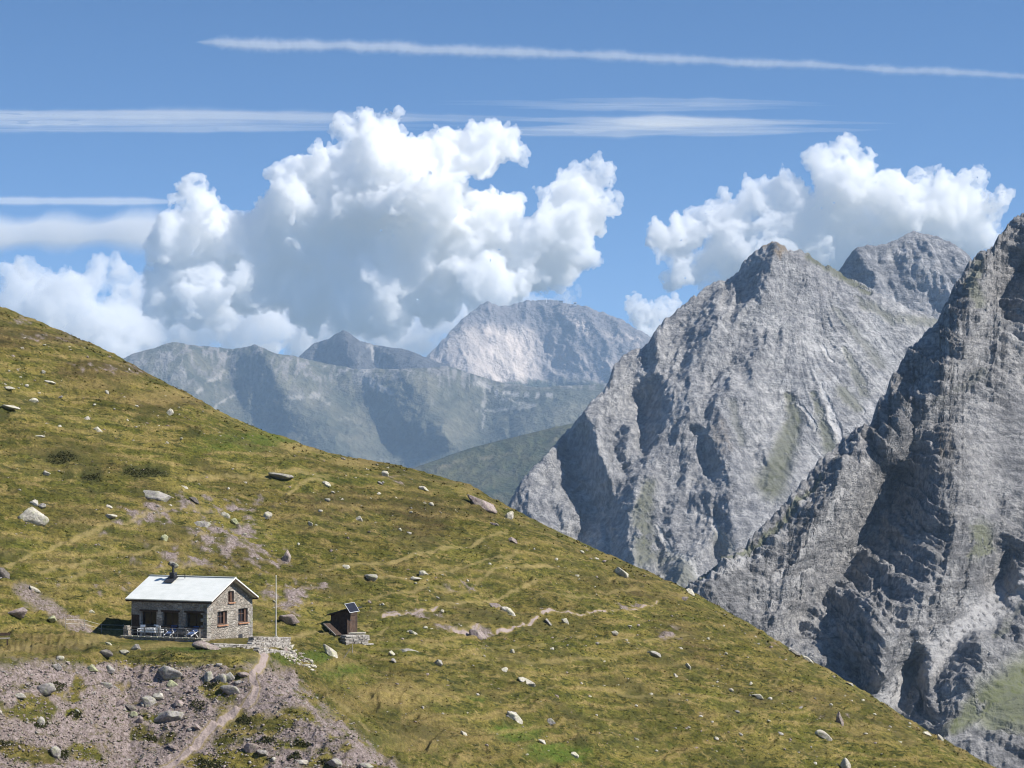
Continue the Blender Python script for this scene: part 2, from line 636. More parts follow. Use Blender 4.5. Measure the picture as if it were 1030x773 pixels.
SC_ELL = [(150, 520, 60, 20, .55), (228, 540, 45, 26, .85), (290, 598, 34, 18, .8), (190, 560, 75, 14, .6), (100, 590, 60, 12, .35), (265, 560, 30, 18, .7), (200, 508, 45, 14, .6),
          (478, 634, 20, 7, 1.0), (450, 632, 16, 5, .9), (508, 611, 10, 6, .8), (468, 592, 22, 7, .7), (410, 617, 28, 5, .8), (398, 481, 16, 7, .5), (240, 505, 30, 12, .6), (310, 590, 26, 14, .55),
          (60, 340, 60, 7, .5), (120, 372, 60, 7, .5), (30, 322, 30, 5, .6), (635, 608, 20, 5, .6), (672, 640, 20, 10, .5), (650, 560, 12, 5, .4), (660, 540, 30, 6, .3), (500, 690, 20, 6, .3), (780, 650, 30, 8, .3), (860, 720, 30, 10, .3), (720, 720, 30, 8, .3)]
PATHS = [([(262, 656), (267, 662), (262, 670), (254, 676), (254, 686), (259, 694), (256, 703), (244, 712), (228, 722), (212, 736), (190, 756), (168, 773), (140, 795)], 4.0, 1.0),
         ([(385, 621), (405, 618), (420, 615), (432, 612), (446, 606)], 1.3, .9), ([(446, 606), (470, 604), (500, 600), (540, 588)], .9, .6),
         ([(455, 634), (470, 632), (480, 628)], 2.4, .9), ([(500, 634), (514, 633), (530, 627), (543, 621), (552, 618)], 1.4, 1.0), ([(552, 618), (580, 619), (600, 614), (620, 612), (645, 611), (656, 608), (661, 603)], 1.0, .9),
         ([(0, 574), (30, 558), (62, 543), (100, 531), (130, 524)], 1.1, .6), ([(40, 577), (100, 558), (150, 552), (210, 540)], 1.0, .55), ([(130, 524), (165, 516), (210, 512)], 1.0, .6), ([(60, 581), (130, 570), (190, 566), (240, 575)], .9, .5),
         ([(330, 570), (400, 564), (440, 553), (475, 548), (490, 540), (510, 533)], 1.2, .55), ([(360, 577), (420, 583), (470, 570), (487, 564), (520, 560)], 1.0, .5), ([(480, 585), (500, 576), (530, 572), (556, 571)], 1.1, .55),
         ([(290, 498), (305, 490), (318, 484), (335, 487)], 1.1, .6), ([(190, 476), (240, 478), (300, 480), (330, 480)], 1.1, .45), ([(370, 603), (400, 596), (440, 590), (466, 597)], .9, .45),
         ([(600, 650), (640, 642), (690, 640), (730, 646)], .8, .4), ([(420, 655), (470, 650), (540, 650), (600, 640)], .8, .35), ([(440, 668), (500, 664), (560, 668), (620, 664)], .8, .35), ([(380, 652), (440, 660)], .8, .35),
         ([(520, 705), (560, 690), (640, 700), (700, 706)], .8, .35), ([(540, 600), (600, 596), (640, 590)], .9, .4), ([(0, 655), (60, 647), (128, 642)], 1.6, .5), ([(60, 625), (128, 636)], .8, .4), ([(260, 640), (330, 640), (342, 638)], 1.0, .6), ([(395, 632), (372, 641)], .8, .5),
         ([(850, 650), (800, 668), (770, 690)], .8, .3), ([(330, 700), (350, 712), (372, 735)], 1.3, .5)]


def bigs(x, y, ells):
    m = np.zeros(x.shape)
    for (cx, cy_, rx, ry, w) in ells:
        m = np.maximum(m, w * np.exp(-(((x - cx) / rx) ** 2 + ((y - cy_) / ry) ** 2) ** 1.3))
    return m


PX = np.where(allP[..., 1] > 1, 515 + F * allP[..., 0] / allP[..., 1], 515)
PY = HZ - F * allP[..., 2] / allP[..., 1]
nb = len(u)
XX = np.concatenate([np.broadcast_to(xs[None], (nb, NC)), X, np.broadcast_to(xs[None], (len(v), NC))], 0)
YY = np.concatenate([np.broadcast_to(S, (nb, NC)), Y, np.broadcast_to(bot, (len(v), NC)) + v[:, None] * 300], 0)
def hill_masks(allP, XX, YY):
    wn1 = fbm(allP / 6.0 + 50, 5)
    wn2 = fbm(allP / 1.6 + 70, 4)
    # bank of pinkish scree
    lip = 661 + 7 * wn1 + np.interp(XX, [0, 60, 130, 240, 262, 300, 330, 420], [0, -2, 6, 10, 4, 12, 44, 112]) + 3 * np.sin(XX / 23)
    bank = sstep(-6, 12, YY - lip + 14 * wn2) * (1 - sstep(-8, 10, XX - (300 + (YY - 690) * 1.45) + 40 * wn1 + 26 * wn2))
    bank = np.where(XX < 300, sstep(-6, 12, YY - lip + 14 * wn2), bank)
    grass_in = bigs(XX, YY, [(95, 664, 40, 8, .9), (130, 668, 46, 8, .8), (35, 712, 30, 16, .55), (40, 760, 40, 10, .5), (130, 690, 20, 8, .5), (75, 718, 12, 6, .7), (78, 693, 10, 8, .8),
                             (215, 698, 18, 8, .8), (240, 760, 24, 12, .6), (205, 765, 26, 8, .8), (155, 722, 20, 5, .8), (152, 741, 6, 6, .8), (40, 722, 8, 5, .9), (8, 752, 12, 6, .9),
                             (310, 700, 22, 10, .6), (290, 745, 30, 6, .5), (325, 765, 16, 6, .6), (365, 770, 30, 8, .7), (245, 680, 16, 6, .4), (250, 735, 40, 14, .5), (350, 745, 40, 14, .4), (300, 720, 30, 14, .45), (130, 740, 40, 10, .35), (60, 700, 30, 12, .4), (170, 665, 40, 7, .5), (20, 690, 30, 8, .3), (200, 668, 20, 6, .3), (70, 760, 40, 14, .4)])
    bank = bank * (1 - sstep(0.20, 0.42, grass_in + 0.62 * wn2 + 0.45 * wn1))
    scr = bigs(XX, YY, SC_ELL) * 0.86
    scree = np.maximum(bank, sstep(0.30, 0.52, scr * 0.75 + 0.75 * wn2 + 0.15 * wn1 - 0.05) * (scr > 0.06))
    gul, _ = seg_dist(XX, YY, [(22, 596), (50, 612), (70, 626), (88, 633)])
    scree = np.maximum(scree, (1 - sstep(3, 9, gul + 8 * wn2)) * 0.9)
    path = np.zeros(XX.shape)
    wob = 1.6 * wn1
    for pts, wdt, st in PATHS:
        d, par = seg_dist(XX, YY + wob * (2 if wdt < 4 else 1), pts)
        brk = 1.0 if wdt > 3 else sstep(-0.35, 0.1, wn2 + 0.12)
        path = np.maximum(path, st * (1 - sstep(wdt * 0.6, wdt * 1.3 + 0.7, d)) * brk)
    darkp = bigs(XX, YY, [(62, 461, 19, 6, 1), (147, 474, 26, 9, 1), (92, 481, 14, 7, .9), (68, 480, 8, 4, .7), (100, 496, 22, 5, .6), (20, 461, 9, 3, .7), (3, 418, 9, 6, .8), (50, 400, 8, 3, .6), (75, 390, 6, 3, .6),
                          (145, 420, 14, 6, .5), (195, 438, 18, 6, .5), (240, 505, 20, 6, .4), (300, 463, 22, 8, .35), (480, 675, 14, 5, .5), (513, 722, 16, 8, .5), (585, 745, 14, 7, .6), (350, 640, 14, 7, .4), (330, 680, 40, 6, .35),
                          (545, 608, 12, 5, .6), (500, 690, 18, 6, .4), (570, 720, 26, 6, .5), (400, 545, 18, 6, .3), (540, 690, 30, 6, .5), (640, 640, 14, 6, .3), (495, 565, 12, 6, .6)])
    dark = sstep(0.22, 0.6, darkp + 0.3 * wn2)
    tan = bigs(XX, YY, [(90, 385, 60, 8, .5), (160, 400, 50, 7, .8), (300, 452, 30, 6, .9), (360, 465, 30, 5, .9), (480, 492, 30, 4, .5), (450, 740, 60, 18, .55), (395, 700, 60, 14, .8), (340, 670, 26, 8, .6), (60, 652, 80, 4, .9), (150, 650, 60, 3, .6), (60, 600, 40, 10, .4),
                        (560, 560, 40, 8, .4), (700, 640, 60, 8, .3), (820, 700, 60, 8, .4), (880, 735, 60, 10, .4), (500, 660, 50, 6, .4), (650, 690, 60, 12, .35), (225, 415, 30, 8, .6)])
    tan = sstep(0.15, 0.75, tan + 0.45 * wn1 + 0.35 * wn2)
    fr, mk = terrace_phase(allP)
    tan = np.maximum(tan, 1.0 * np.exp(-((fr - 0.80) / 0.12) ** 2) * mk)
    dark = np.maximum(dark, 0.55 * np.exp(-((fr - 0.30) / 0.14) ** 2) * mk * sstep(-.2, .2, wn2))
    green = bigs(XX, YY, [(515, 735, 30, 10, 1.), (560, 755, 40, 10, 1.), (480, 700, 12, 6, .7), (345, 676, 26, 8, .7), (320, 660, 20, 8, .8), (250, 445, 70, 14, .6), (330, 480, 50, 10, .4), (120, 650, 60, 6, .5), (190, 653, 50, 5, .7), (100, 550, 40, 8, .3), (650, 750, 50, 20, .3), (290, 660, 20, 8, .8),
                          (380, 740, 50, 12, .4)])
    green = sstep(0.15, 0.7, green + 0.3 * wn2)
    heath = bigs(XX, YY, [(420, 520, 60, 30, .6), (100, 500, 90, 40, .45), (130, 555, 110, 25, .5), (340, 510, 70, 22, .6), (40, 340, 90, 12, .8), (110, 372, 70, 10, .8), (180, 405, 50, 8, .7), (240, 560, 70, 30, .4), (690, 650, 60, 30, .5), (480, 620, 90, 20, .35), (780, 700, 90, 30, .35), (620, 590, 70, 20, .5), (470, 510, 50, 14, .4)])
    heath = sstep(0.15, 0.8, heath + 0.5 * wn1 + 0.25 * wn2)
    return {'scree': scree, 'path': path, 'dark': dark, 'tan': tan, 'green': green, 'heath': heath}


for nm, arr in hill_masks(allP, XX, YY).items():
    attr(me, nm, arr)

t = NT('alpine_turf')
rot = (0, 0, -math.atan2(0.78, 0.62))
pc = t.pos((0.35, 1.0, 2.2), rot)     # stretched along the contour
pw = t.pos()
n1 = t.noise(pc, 0.28, 6, 0.62)
n2 = t.noise(pc, 1.3, 5, 0.62, 0.4)
n3 = t.noise(pw, 4.5, 4, 0.65)
n4 = t.noise(pw, 0.09, 3, 0.5)
n5 = t.noise(pc, 0.7, 6, 0.68, 0.6)
olive = t.mix(t.rng(n1, .44, .56), (0.104, 0.104, 0.023), (0.172, 0.146, 0.042))
col = t.mix(t.rng(n2, .48, .60), olive, (0.050, 0.056, 0.016))
col = t.mix(t.rng(n5, .53, .64), col, (0.25, 0.195, 0.080))
col = t.mix(t.math('MULTIPLY', t.attr('green'), t.rng(n2, .3, .6, .4, .9)), col, (0.070, 0.108, 0.018))
col = t.mix(t.math('MULTIPLY', t.attr('heath'), t.rng(n5, .35, .6, .25, .85)), col, (0.074, 0.053, 0.031))
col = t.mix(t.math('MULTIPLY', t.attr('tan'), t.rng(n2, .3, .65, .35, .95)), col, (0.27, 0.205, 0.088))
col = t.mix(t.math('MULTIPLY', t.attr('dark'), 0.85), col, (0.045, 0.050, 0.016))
col = t.mix(t.rng(n3, .35, .65), t.mix(1.0, col, (0.60, 0.59, 0.56), 'MULTIPLY'), t.mix(1.0, col, (1.25, 1.25, 1.2), 'MULTIPLY'))
big_ = t.rng(n4, .38, .62)
col = t.mix(big_, t.mix(1.0, col, (.80, .78, .74), 'MULTIPLY'), t.mix(1.0, col, (1.08, 1.07, 1.0), 'MULTIPLY'))
mid_ = t.noise(pc, .16, 4, .6, .5)
col = t.mix(t.math('MULTIPLY', t.rng(mid_, .52, .64), .55), col, (0.066, 0.060, 0.022))
# scree and worn paths
v1 = t.voro(pw, 3.2, out='Color')
v2 = t.voro(pw, 7.5, out='Color')
sx = t.node('ShaderNodeSeparateColor'); t.link(v1, sx.inputs[0])
sy = t.node('ShaderNodeSeparateColor'); t.link(v2, sy.inputs[0])
gr = t.mix(sx.outputs[0], (0.150, 0.116, 0.104), (0.35, 0.285, 0.265))
gr2 = t.mix(sy.outputs[1], (0.130, 0.100, 0.090), (0.39, 0.32, 0.30))
scol = t.mix(0.5, gr, gr2)
scol = t.mix(t.rng(n3, .5, .68), scol, (0.10, 0.085, 0.05))
scol = t.mix(t.rng(n2, .56, .7), scol, (0.14, 0.12, 0.055))
col = t.mix(t.attr('scree'), col, scol)
pcol = t.mix(n3, (0.31, 0.245, 0.215), (0.40, 0.325, 0.29))
pcol = t.mix(t.rng(t.attr('path'), .62, .85), (0.30, 0.235, 0.10), pcol)
col = t.mix(t.attr('path'), col, pcol)
bh = t.math('ADD', t.math('MULTIPLY', n3, 0.5), t.math('MULTIPLY', t.noise(pw, 14, 3, 0.7), 0.25))
nrm = t.bump(bh, 0.35, 0.8)
vb = t.math('ADD', sx.outputs[1], t.math('MULTIPLY', sy.outputs[2], 0.6))
nrm2 = t.bump(t.math('MULTIPLY', vb, t.attr('scree')), 0.12, 0.7, nrm)
t.surf(col, 0.95, nrm2, spec=0.1)
M_TURF = t.m
hill = put('hillside', me, t.m)
tag(hill, 'grassy alpine hillside with scree, worn paths and cattle terraces', kind='structure')
# ------------------------------------------------------------------ rock mountains
def rbf(pts, vals, x, y, k=0.0):
    pts = np.asarray(pts, float); vals = np.asarray(vals, float)
    d = np.hypot(pts[:, None, 0] - pts[None, :, 0], pts[:, None, 1] - pts[None, :, 1])
    A = -d - np.eye(len(pts)) * (-2.0)
    A = np.block([[A, np.ones((len(pts), 1))], [np.ones((1, len(pts))), np.zeros((1, 1))]])
    w = np.linalg.solve(A, np.append(vals, 0))
    out = np.full(x.shape, w[-1])
    for i in range(len(pts)):
        out += w[i] * -np.hypot(x - pts[i, 0], y - pts[i, 1])
    return out


def sample(lines):
    P, V = [], []
    for h, pts in lines:
        for (a, b) in zip(pts[:-1], pts[1:]):
            n = max(1, int(math.hypot(b[0] - a[0], b[1] - a[1]) / 11))
            for k in range(n):
                P.append((a[0] + (b[0] - a[0]) * k / n, a[1] + (b[1] - a[1]) * k / n)); V.append(h)
        P.append(pts[-1]); V.append(h)
    return P, V


def mountain(name, sil, x0, x1, ybot, dfun, lines, anchors, noise_fun, step, ndir, label, mat, attrs=None, backlen=400, rowstep=None, jag=0.0, rk=1.0):
    sil = np.array(sil, float)
    xs = np.arange(x0, x1 + step, step)
    s = np.interp(xs, sil[:, 0], sil[:, 1])
    jx = np.stack([xs / 9, 0 * xs, 0 * xs + jag * 3], -1)
    s = s + jag * 1.6 * (fbm(jx * .45, 3) + 0.9 * (ridged(jx, 4, .6) - .5))
    hmax = ybot - s.min()
    nr = int(hmax / (rowstep or step))
    tt = np.linspace(0, 1, nr)[:, None]
    X = np.broadcast_to(xs[None], (nr, len(xs)))
    Y = s[None] + (np.maximum(ybot, s[None] + 15) - s[None]) * tt
    D = dfun(X, Y, s[None])
    if lines:
        P, V = sample(lines)
        for a in anchors:
            P.append(a[:2]); V.append(a[2] if len(a) > 2 else 0.0)
        P = np.array(P); V = np.array(V, float)
        wx = 9 * fbm(np.stack([X / 26, Y / 26, 0 * X + 3], -1), 4)
        wy = 9 * fbm(np.stack([X / 26, Y / 26, 0 * X + 9], -1), 4)
        D = D - rk * rbf(P, V, X + wx, Y + wy)
    co = W(X, Y, D)
    disp = noise_fun(co, X, Y)
    e = sstep(0, 14, Y - s[None])
    ndir = np.array(ndir, float); ndir /= np.linalg.norm(ndir)
    co = co + ndir * (disp * (0.35 + 0.65 * e))[..., None]
    # rear side
    u = (np.linspace(0, 1, 14)[1:] ** 1.5)[::-1] * backlen
    P0 = co[0]
    back = P0[None] + np.array([0, 1.0, 0]) * u[:, None, None]
    back[..., 2] -= 0.75 * u[:, None] ** 2 / (u[:, None] + backlen * 0.03)
    allc = np.concatenate([back, co], 0)
    me = mesh_np(name, allc, quads=grid_quads(*allc.shape[:2])[:, ::-1])
    smooth(me)
    XA = np.concatenate([np.broadcast_to(xs[None], (len(u), len(xs))), X], 0)
    YA = np.concatenate([np.broadcast_to(s[None], (len(u), len(xs))), Y], 0)
    if attrs:
        for nm, arr in attrs(allc, XA, YA).items():
            attr(me, nm, arr)
    o = put(name, me, mat)
    return tag(o, label, kind='structure')


def rock_mat(name, px, c_lo, c_hi, dip=(0, 0, 0), green=(0.085, 0.088, 0.045), strata=0.35, bumpd=1.0, tanc=(0.30, 0.23, 0.15), screec=(0.50, 0.49, 0.475)):
    """px: metres per picture unit at the mountain's distance, which sets the grain"""
    t = NT(name)
    p = t.pos()
    ps = t.pos((0.22, 0.22, 1.8), dip)
    a = t.noise(p, 0.012 / px, 8, 0.65, 0.5)
    b = t.noise(p, 0.13 / px, 6, 0.72)
    c = t.noise(ps, 0.08 / px, 6, 0.7, 0.3)
    k = t.noise(p, 0.035 / px, 7, 0.7, 1.2)
    col = t.mix(t.rng(a, .40, .60), c_lo, c_hi)
    col = t.mix(t.rng(b, .42, .60), t.mix(1.0, col, (.60, .61, .63), 'MULTIPLY'), t.mix(1.0, col, (1.25, 1.24, 1.22), 'MULTIPLY'))
    col = t.mix(t.math('MULTIPLY', t.rng(c, .50, .60), strata), col, tuple(q * .42 for q in c_lo))
    crack = t.rng(t.math('ABSOLUTE', t.math('SUBTRACT', k, 0.5)), 0.0, 0.014, 1, 0)
    col = t.mix(t.math('MULTIPLY', crack, .55), col, tuple(q * .35 for q in c_lo))
    col = t.mix(t.math('MULTIPLY', t.attr('tan'), t.rng(b, .3, .6, .5, 1)), col, tanc)
    col = t.mix(t.math('MULTIPLY', t.attr('scree'), t.rng(b, .3, .7, .6, 1)), col, screec)
    col = t.mix(t.math('MULTIPLY', t.attr('green'), t.rng(b, .3, .62, .55, 1)), col, green)
    h = t.math('ADD', t.math('MULTIPLY', b, 1.0), t.math('MULTIPLY', c, 0.7))
    h = t.math('ADD', h, t.math('MULTIPLY', t.noise(p, 0.45 / px, 4, 0.7), 0.35))
    damp = t.math('SUBTRACT', 1.0, t.math('MULTIPLY', t.math('MAXIMUM', t.attr('scree'), t.attr('green')), 0.75))
    nrm = t.bump(t.math('MULTIPLY', h, damp), 8.0 * px * bumpd, 1.0)
    t.surf(col, 0.93, nrm, spec=0.15)
    return t.m


def strips(X, Y, items):
    m = np.zeros(X.shape)
    wq = np.stack([X / 12, Y / 12, 0 * X + 2], -1)
    X = X + 5 * fbm(wq, 4, .6); Y = Y + 5 * fbm(wq + 30, 4, .6)
    for pts, w0, w1, st in items:
        d, par = seg_dist(X, Y, pts)
        w = w0 + (w1 - w0) * par
        m = np.maximum(m, st * (1 - sstep(0.3, 1.2, d / w)))
    return m


# ---- the big rocky peak in the middle distance
PB = 2800.0
pxB = PB / F
silB = [(380, 640), (470, 560), (495, 527), (510, 507), (520, 490), (535, 470), (553, 450), (570, 432), (590, 410), (606, 394), (612, 380), (618, 366), (630, 355), (645, 350), (655, 340), (668, 322), (690, 303), (700, 297), (707, 290), (720, 285),
        (742, 279), (747, 268), (756, 259), (768, 253), (776, 249.5), (788, 251), (797, 255), (805, 253), (813, 256), (822, 262), (843, 273), (870, 290), (900, 305), (925, 315), (945, 322), (975, 345), (1040, 385)]


def dB(X, Y, s):
    e = Y - s
    D = PB - 1.1 * pxB * (Y - 250) + 18 * np.exp(-e / 6.0)
    D = D + 0.55 * np.clip(X - 800, 0, 400) * pxB
    D = D + 0.9 * np.clip(600 - X, 0, 400) * pxB * 0.35
    return D


linB = [(26, [(548, 450), (532, 480), (515, 503)]), (10, [(560, 480), (565, 520), (560, 545)]),
        (-46, [(573, 425), (576, 455), (583, 485), (592, 500)]), (34, [(588, 412), (600, 432), (609, 455), (616, 476)]),
        (-10, [(617, 420), (621, 448), (627, 466)]), (26, [(630, 425), (629, 450), (634, 470)]),
        (-52, [(645, 398), (651, 420), (653, 440)]), (20, [(672, 390), (666, 415), (658, 440), (650, 470)]),
        (34, [(640, 495), (637, 520), (637, 560), (640, 600)]), (-52, [(578, 560), (586, 530), (598, 508)]), (-30, [(600, 560), (612, 540)]),
        (-20, [(648, 350), (650, 382)]), (14, [(660, 345), (668, 375)]),
        (-18, [(697, 447), (705, 465), (717, 487)]), (14, [(708, 440), (722, 466), (732, 490)]), (-24, [(716, 526), (721, 565)]), (8, [(733, 520), (735, 560)]),
        (-6, [(762, 452), (762, 492)]), (12, [(772, 450), (775, 492)]), (14, [(672, 520), (680, 560)]), (-14, [(655, 520), (664, 560)]),
        (-34, [(746, 272), (744, 300)]), (14, [(772, 254), (774, 285), (766, 310)]), (-6, [(690, 330), (680, 380)]), (16, [(720, 310), (712, 350), (700, 400)]),
        (-12, [(735, 330), (722, 380)]), (16, [(768, 340), (752, 400), (745, 430)]), (-14, [(790, 470), (800, 430), (790, 395)]), (6, [(830, 380), (815, 420)]),
        (10, [(820, 270), (850, 310), (870, 360), (880, 400)]), (-8, [(800, 290), (820, 340)])]
ancB = [(500, 600, 0), (470, 560, 0), (700, 600, 0), (800, 560, 0), (900, 420, 0), (940, 340, 0), (600, 600, -10), (850, 520, 0), (840, 280, 0), (620, 375, 8), (700, 300, 0)]


def nB(P, X, Y):
    # coordinates: across the face, and down the fall line; scree flank on the right is smooth and striped
    q = P / pxB
    lean = np.where(X > 780, 0.75, -0.15)
    fl = sstep(770, 850, X + 0.25 * (Y - 300))
    xx = q[..., 0] + q[..., 2] * (-0.15 * (1 - fl) + 0.8 * fl)
    w = 16 * fbm(q / 60 + 4, 3)
    wv = w / 4
    a = ridged(np.stack([(xx + w) / 62, q[..., 1] / 150, q[..., 2] / 120], -1), 7, 0.56)
    ln = 1.6 * fbm(q / 120 + 33, 2)
    b = ridged(np.stack([(q[..., 0] + q[..., 2] * (ln + .35)) / 15, q[..., 1] / 40, q[..., 2] / 42], -1) + 7, 5, 0.62)
    b2 = ridged(np.stack([(q[..., 0] + q[..., 2] * (ln - .8)) / 19, q[..., 1] / 34, q[..., 2] / 36], -1) + 57, 5, 0.62)
    b = 0.6 * b + 0.55 * b2
    c = fbm(q / 5.0, 4, 0.6)
    stri = ridged(np.stack([(xx + w * .12) / 11, q[..., 1] / 300, q[..., 2] / 260], -1) + 3, 4, 0.6)
    d3 = ridged(np.stack([(q[..., 0] + q[..., 2] * .3) / 6, q[..., 1] / 9, q[..., 2] / 10], -1) + 5, 3, 0.7)
    rough = 1 - 0.72 * fl
    wl = 1 - sstep(590, 660, X + 6 * wv)
    wr = sstep(770, 850, X)
    rf = rockface(q, 0.9, 2, st=2.2) * np.maximum(wl, wr) + rockface(q, -0.95, 31, st=2.2) * (1 - np.maximum(wl, wr))
    rf2 = rockface(q, 0.9, 5, lam=(34, 15, 7), amp=.13, st=3.0)
    return pxB * (rf * rough * 0.95 + rf2 * fl * .8 + (a - 0.4) * 7 * (1 - 0.75 * fl) + (b - 0.4) * 3 * rough + c * 1.5 * rough + (d3 - .4) * 1.2 * rough + (stri - 0.4) * 3 * fl)


def aB(P, X, Y):
    n = fbm(P / (30 * pxB), 5); n2 = fbm(P / (7 * pxB), 4)
    g = strips(X, Y, [([(652, 490), (645, 520), (650, 560)], 10, 16, .9), ([(668, 560), (690, 600)], 14, 18, .7), ([(793, 395), (800, 420), (790, 450), (775, 490)], 5, 22, .95), ([(818, 395), (830, 430), (838, 455)], 4, 10, .9),
                      ([(848, 395), (862, 410)], 10, 8, .8), ([(815, 258), (830, 266), (850, 280), (875, 295)], 7, 4, 1.0), ([(862, 300), (900, 325), (940, 325)], 5, 8, .7), ([(725, 550), (745, 590)], 12, 14, .6), ([(840, 310), (870, 345), (885, 365)], 4, 8, .55), ([(735, 420), (745, 450)], 5, 7, .5), ([(850, 350), (870, 395)], 4, 8, .7)])
    tn = strips(X, Y, [([(768, 254), (782, 251), (788, 258), (780, 268)], 5, 6, 1.0), ([(722, 445), (728, 460)], 12, 10, .35), ([(825, 375), (833, 382)], 3, 3, .3)])
    s = strips(X, Y, [([(800, 400), (822, 428)], 3, 3, .8), ([(826, 388), (842, 430), (848, 455)], 4, 4, .8), ([(838, 380), (868, 415)], 3, 3, .7), ([(702, 520), (735, 560), (760, 575)], 3, 6, .8), ([(660, 530), (680, 560), (700, 590)], 3, 7, .8), ([(595, 425), (606, 445), (614, 470)], 7, 5, .4), ([(826, 348), (838, 365)], 4, 2, .8),
                      ([(880, 330), (905, 380), (890, 390)], 14, 12, .5)])
    fl = sstep(770, 850, X + 0.25 * (Y - 300))
    return {'green': np.clip(g * sstep(-.35, .05, n + n2 * .5 + .25), 0, 1), 'tan': tn * sstep(-.3, .1, n2 + .1), 'scree': np.maximum(s * sstep(-.4, .1, n2 + .2), 0.45 * fl * sstep(-.1, .3, n))}


mB = rock_mat('grey_dolomite', pxB, (0.360, 0.355, 0.360), (0.510, 0.500, 0.492), (0.25, -0.35, 0), strata=0.3, bumpd=1.0)
mountain('mountain_peak', silB, 440, 1000, 640, dB, linB, ancB, nB, 1.0, (0.0, -0.75, 0.66),
         'grey rocky peak with an ochre tip above pale scree fans', mB, aB, 700, jag=2.6, rk=0.8)

# ---- the cliff at the right edge
PA = 1550.0
pxA = PA / F
silA = [(600, 680), (660, 622), (700, 588), (737, 555), (788, 503), (829, 459), (845, 447), (860, 432), (876, 426), (884, 402), (893, 392), (897, 376), (905, 368), (914, 352), (925, 342), (937, 330), (944, 322), (950, 304), (955, 297), (962, 280),
        (968, 275), (972, 266), (984, 258), (990, 252), (998, 250), (1003, 243), (1009, 232), (1014, 221), (1022, 216), (1030, 213), (1060, 190), (1120, 140), (1200, 90)]


def dA(X, Y, s):
    e = Y - s
    D = PA - 1.12 * pxA * (Y - 213) + 14 * np.exp(-e / 7.0)
    return D - 0.30 * pxA * np.clip(1030 - X, -200, 400)


linA = [(-18, [(943, 322), (923, 353), (911, 385)]), (26, [(964, 322), (960, 362), (945, 388), (930, 400)]), (6, [(1000, 320), (985, 375), (960, 412)]),
        (-16, [(893, 396), (889, 428), (868, 452)]), (16, [(908, 398), (905, 425), (888, 446)]),
        (-22, [(1008, 298), (1014, 280), (1030, 258)]), (18, [(1042, 300), (1045, 262)]), (8, [(985, 270), (995, 310)]),
        (-34, [(905, 474), (880, 525), (850, 565), (820, 600), (800, 632)]), (36, [(944, 456), (944, 500), (956, 545), (950, 582), (926, 600), (893, 640), (886, 672)]),
        (4, [(868, 470), (838, 512), (800, 550), (762, 585)]), (8, [(992, 440), (1002, 510), (990, 560)]), (6, [(900, 440), (940, 430), (985, 400)]),
        (-12, [(850, 610), (845, 650), (860, 668)]), (14, [(862, 596), (862, 640)]),
        (-10, [(800, 596), (788, 622)]), (-20, [(918, 664), (921, 700)]), (18, [(934, 655), (932, 705)]), (-22, [(1009, 590), (1014, 560)]), (16, [(1032, 552), (1024, 590)]),
        (8, [(1030, 420), (1030, 520)]), (6, [(1030, 600), (980, 640), (930, 690)]), (20, [(980, 650), (1000, 690)])]
ancA = [(700, 620, 0), (760, 680, 0), (900, 760, 0), (1060, 760, 0), (1090, 400, 0), (1090, 200, 0), (1000, 240, 0), (980, 740, 0), (1090, 620, 0)]


def nA(P, X, Y):
    q = P / pxA
    fl = np.clip(sstep(940, 1000, X - 0.1 * (Y - 400)) * sstep(370, 420, Y - 0.2 * (1030 - X)) * (1 - sstep(470, 560, Y)) + strips(X, Y, [([(1060, 560), (980, 625), (900, 690), (830, 740)], 26, 20, 1), ([(960, 745), (1000, 712), (1070, 680)], 12, 44, 1)]), 0, 1)
    w = 14 * fbm(q / 70 + 14, 3)
    xx = q[..., 0] - q[..., 2] * 0.75
    a = ridged(np.stack([(xx + w) / 66, q[..., 1] / 130, q[..., 2] / 150], -1) + 2, 7, 0.55)
    b = ridged(np.stack([q[..., 0] / 20, q[..., 1] / 20, q[..., 2] / 12], -1) + 17, 5, 0.6)
    c = fbm(q / 5.0 + 3, 4, 0.6)
    d3 = ridged(q / 8.0 + 5, 3, 0.7)
    # beds of rock that dip to the right
    bed = (q[..., 2] + 0.30 * q[..., 0] - 0.18 * q[..., 1] + 5 * fbm(q / 45, 3) + 1.2 * fbm(q / 9, 3))
    s = 0
    for lam, am in ((26.0, 1.0), (11.0, 0.7), (4.6, 0.42)):
        f = bed / lam; f = f - np.floor(f)
        s = s + am * np.where(f < 0.72, f / 0.72, (1 - f) / 0.28)
    rf = rockface(q, -1.25, 9, lam=(80, 34, 15, 7, 3.5), st=2.2)
    return pxA * (rf * (1 - .72 * fl) + (a - 0.4) * 6 * (1 - .7 * fl) + (b - 0.4) * 2.5 * (1 - .8 * fl) + c * 1.3 * (1 - .6 * fl) + (d3 - .4) * 1.2 * (1 - .6 * fl) + (s - 1) * 7.5 * (1 - .7 * fl))


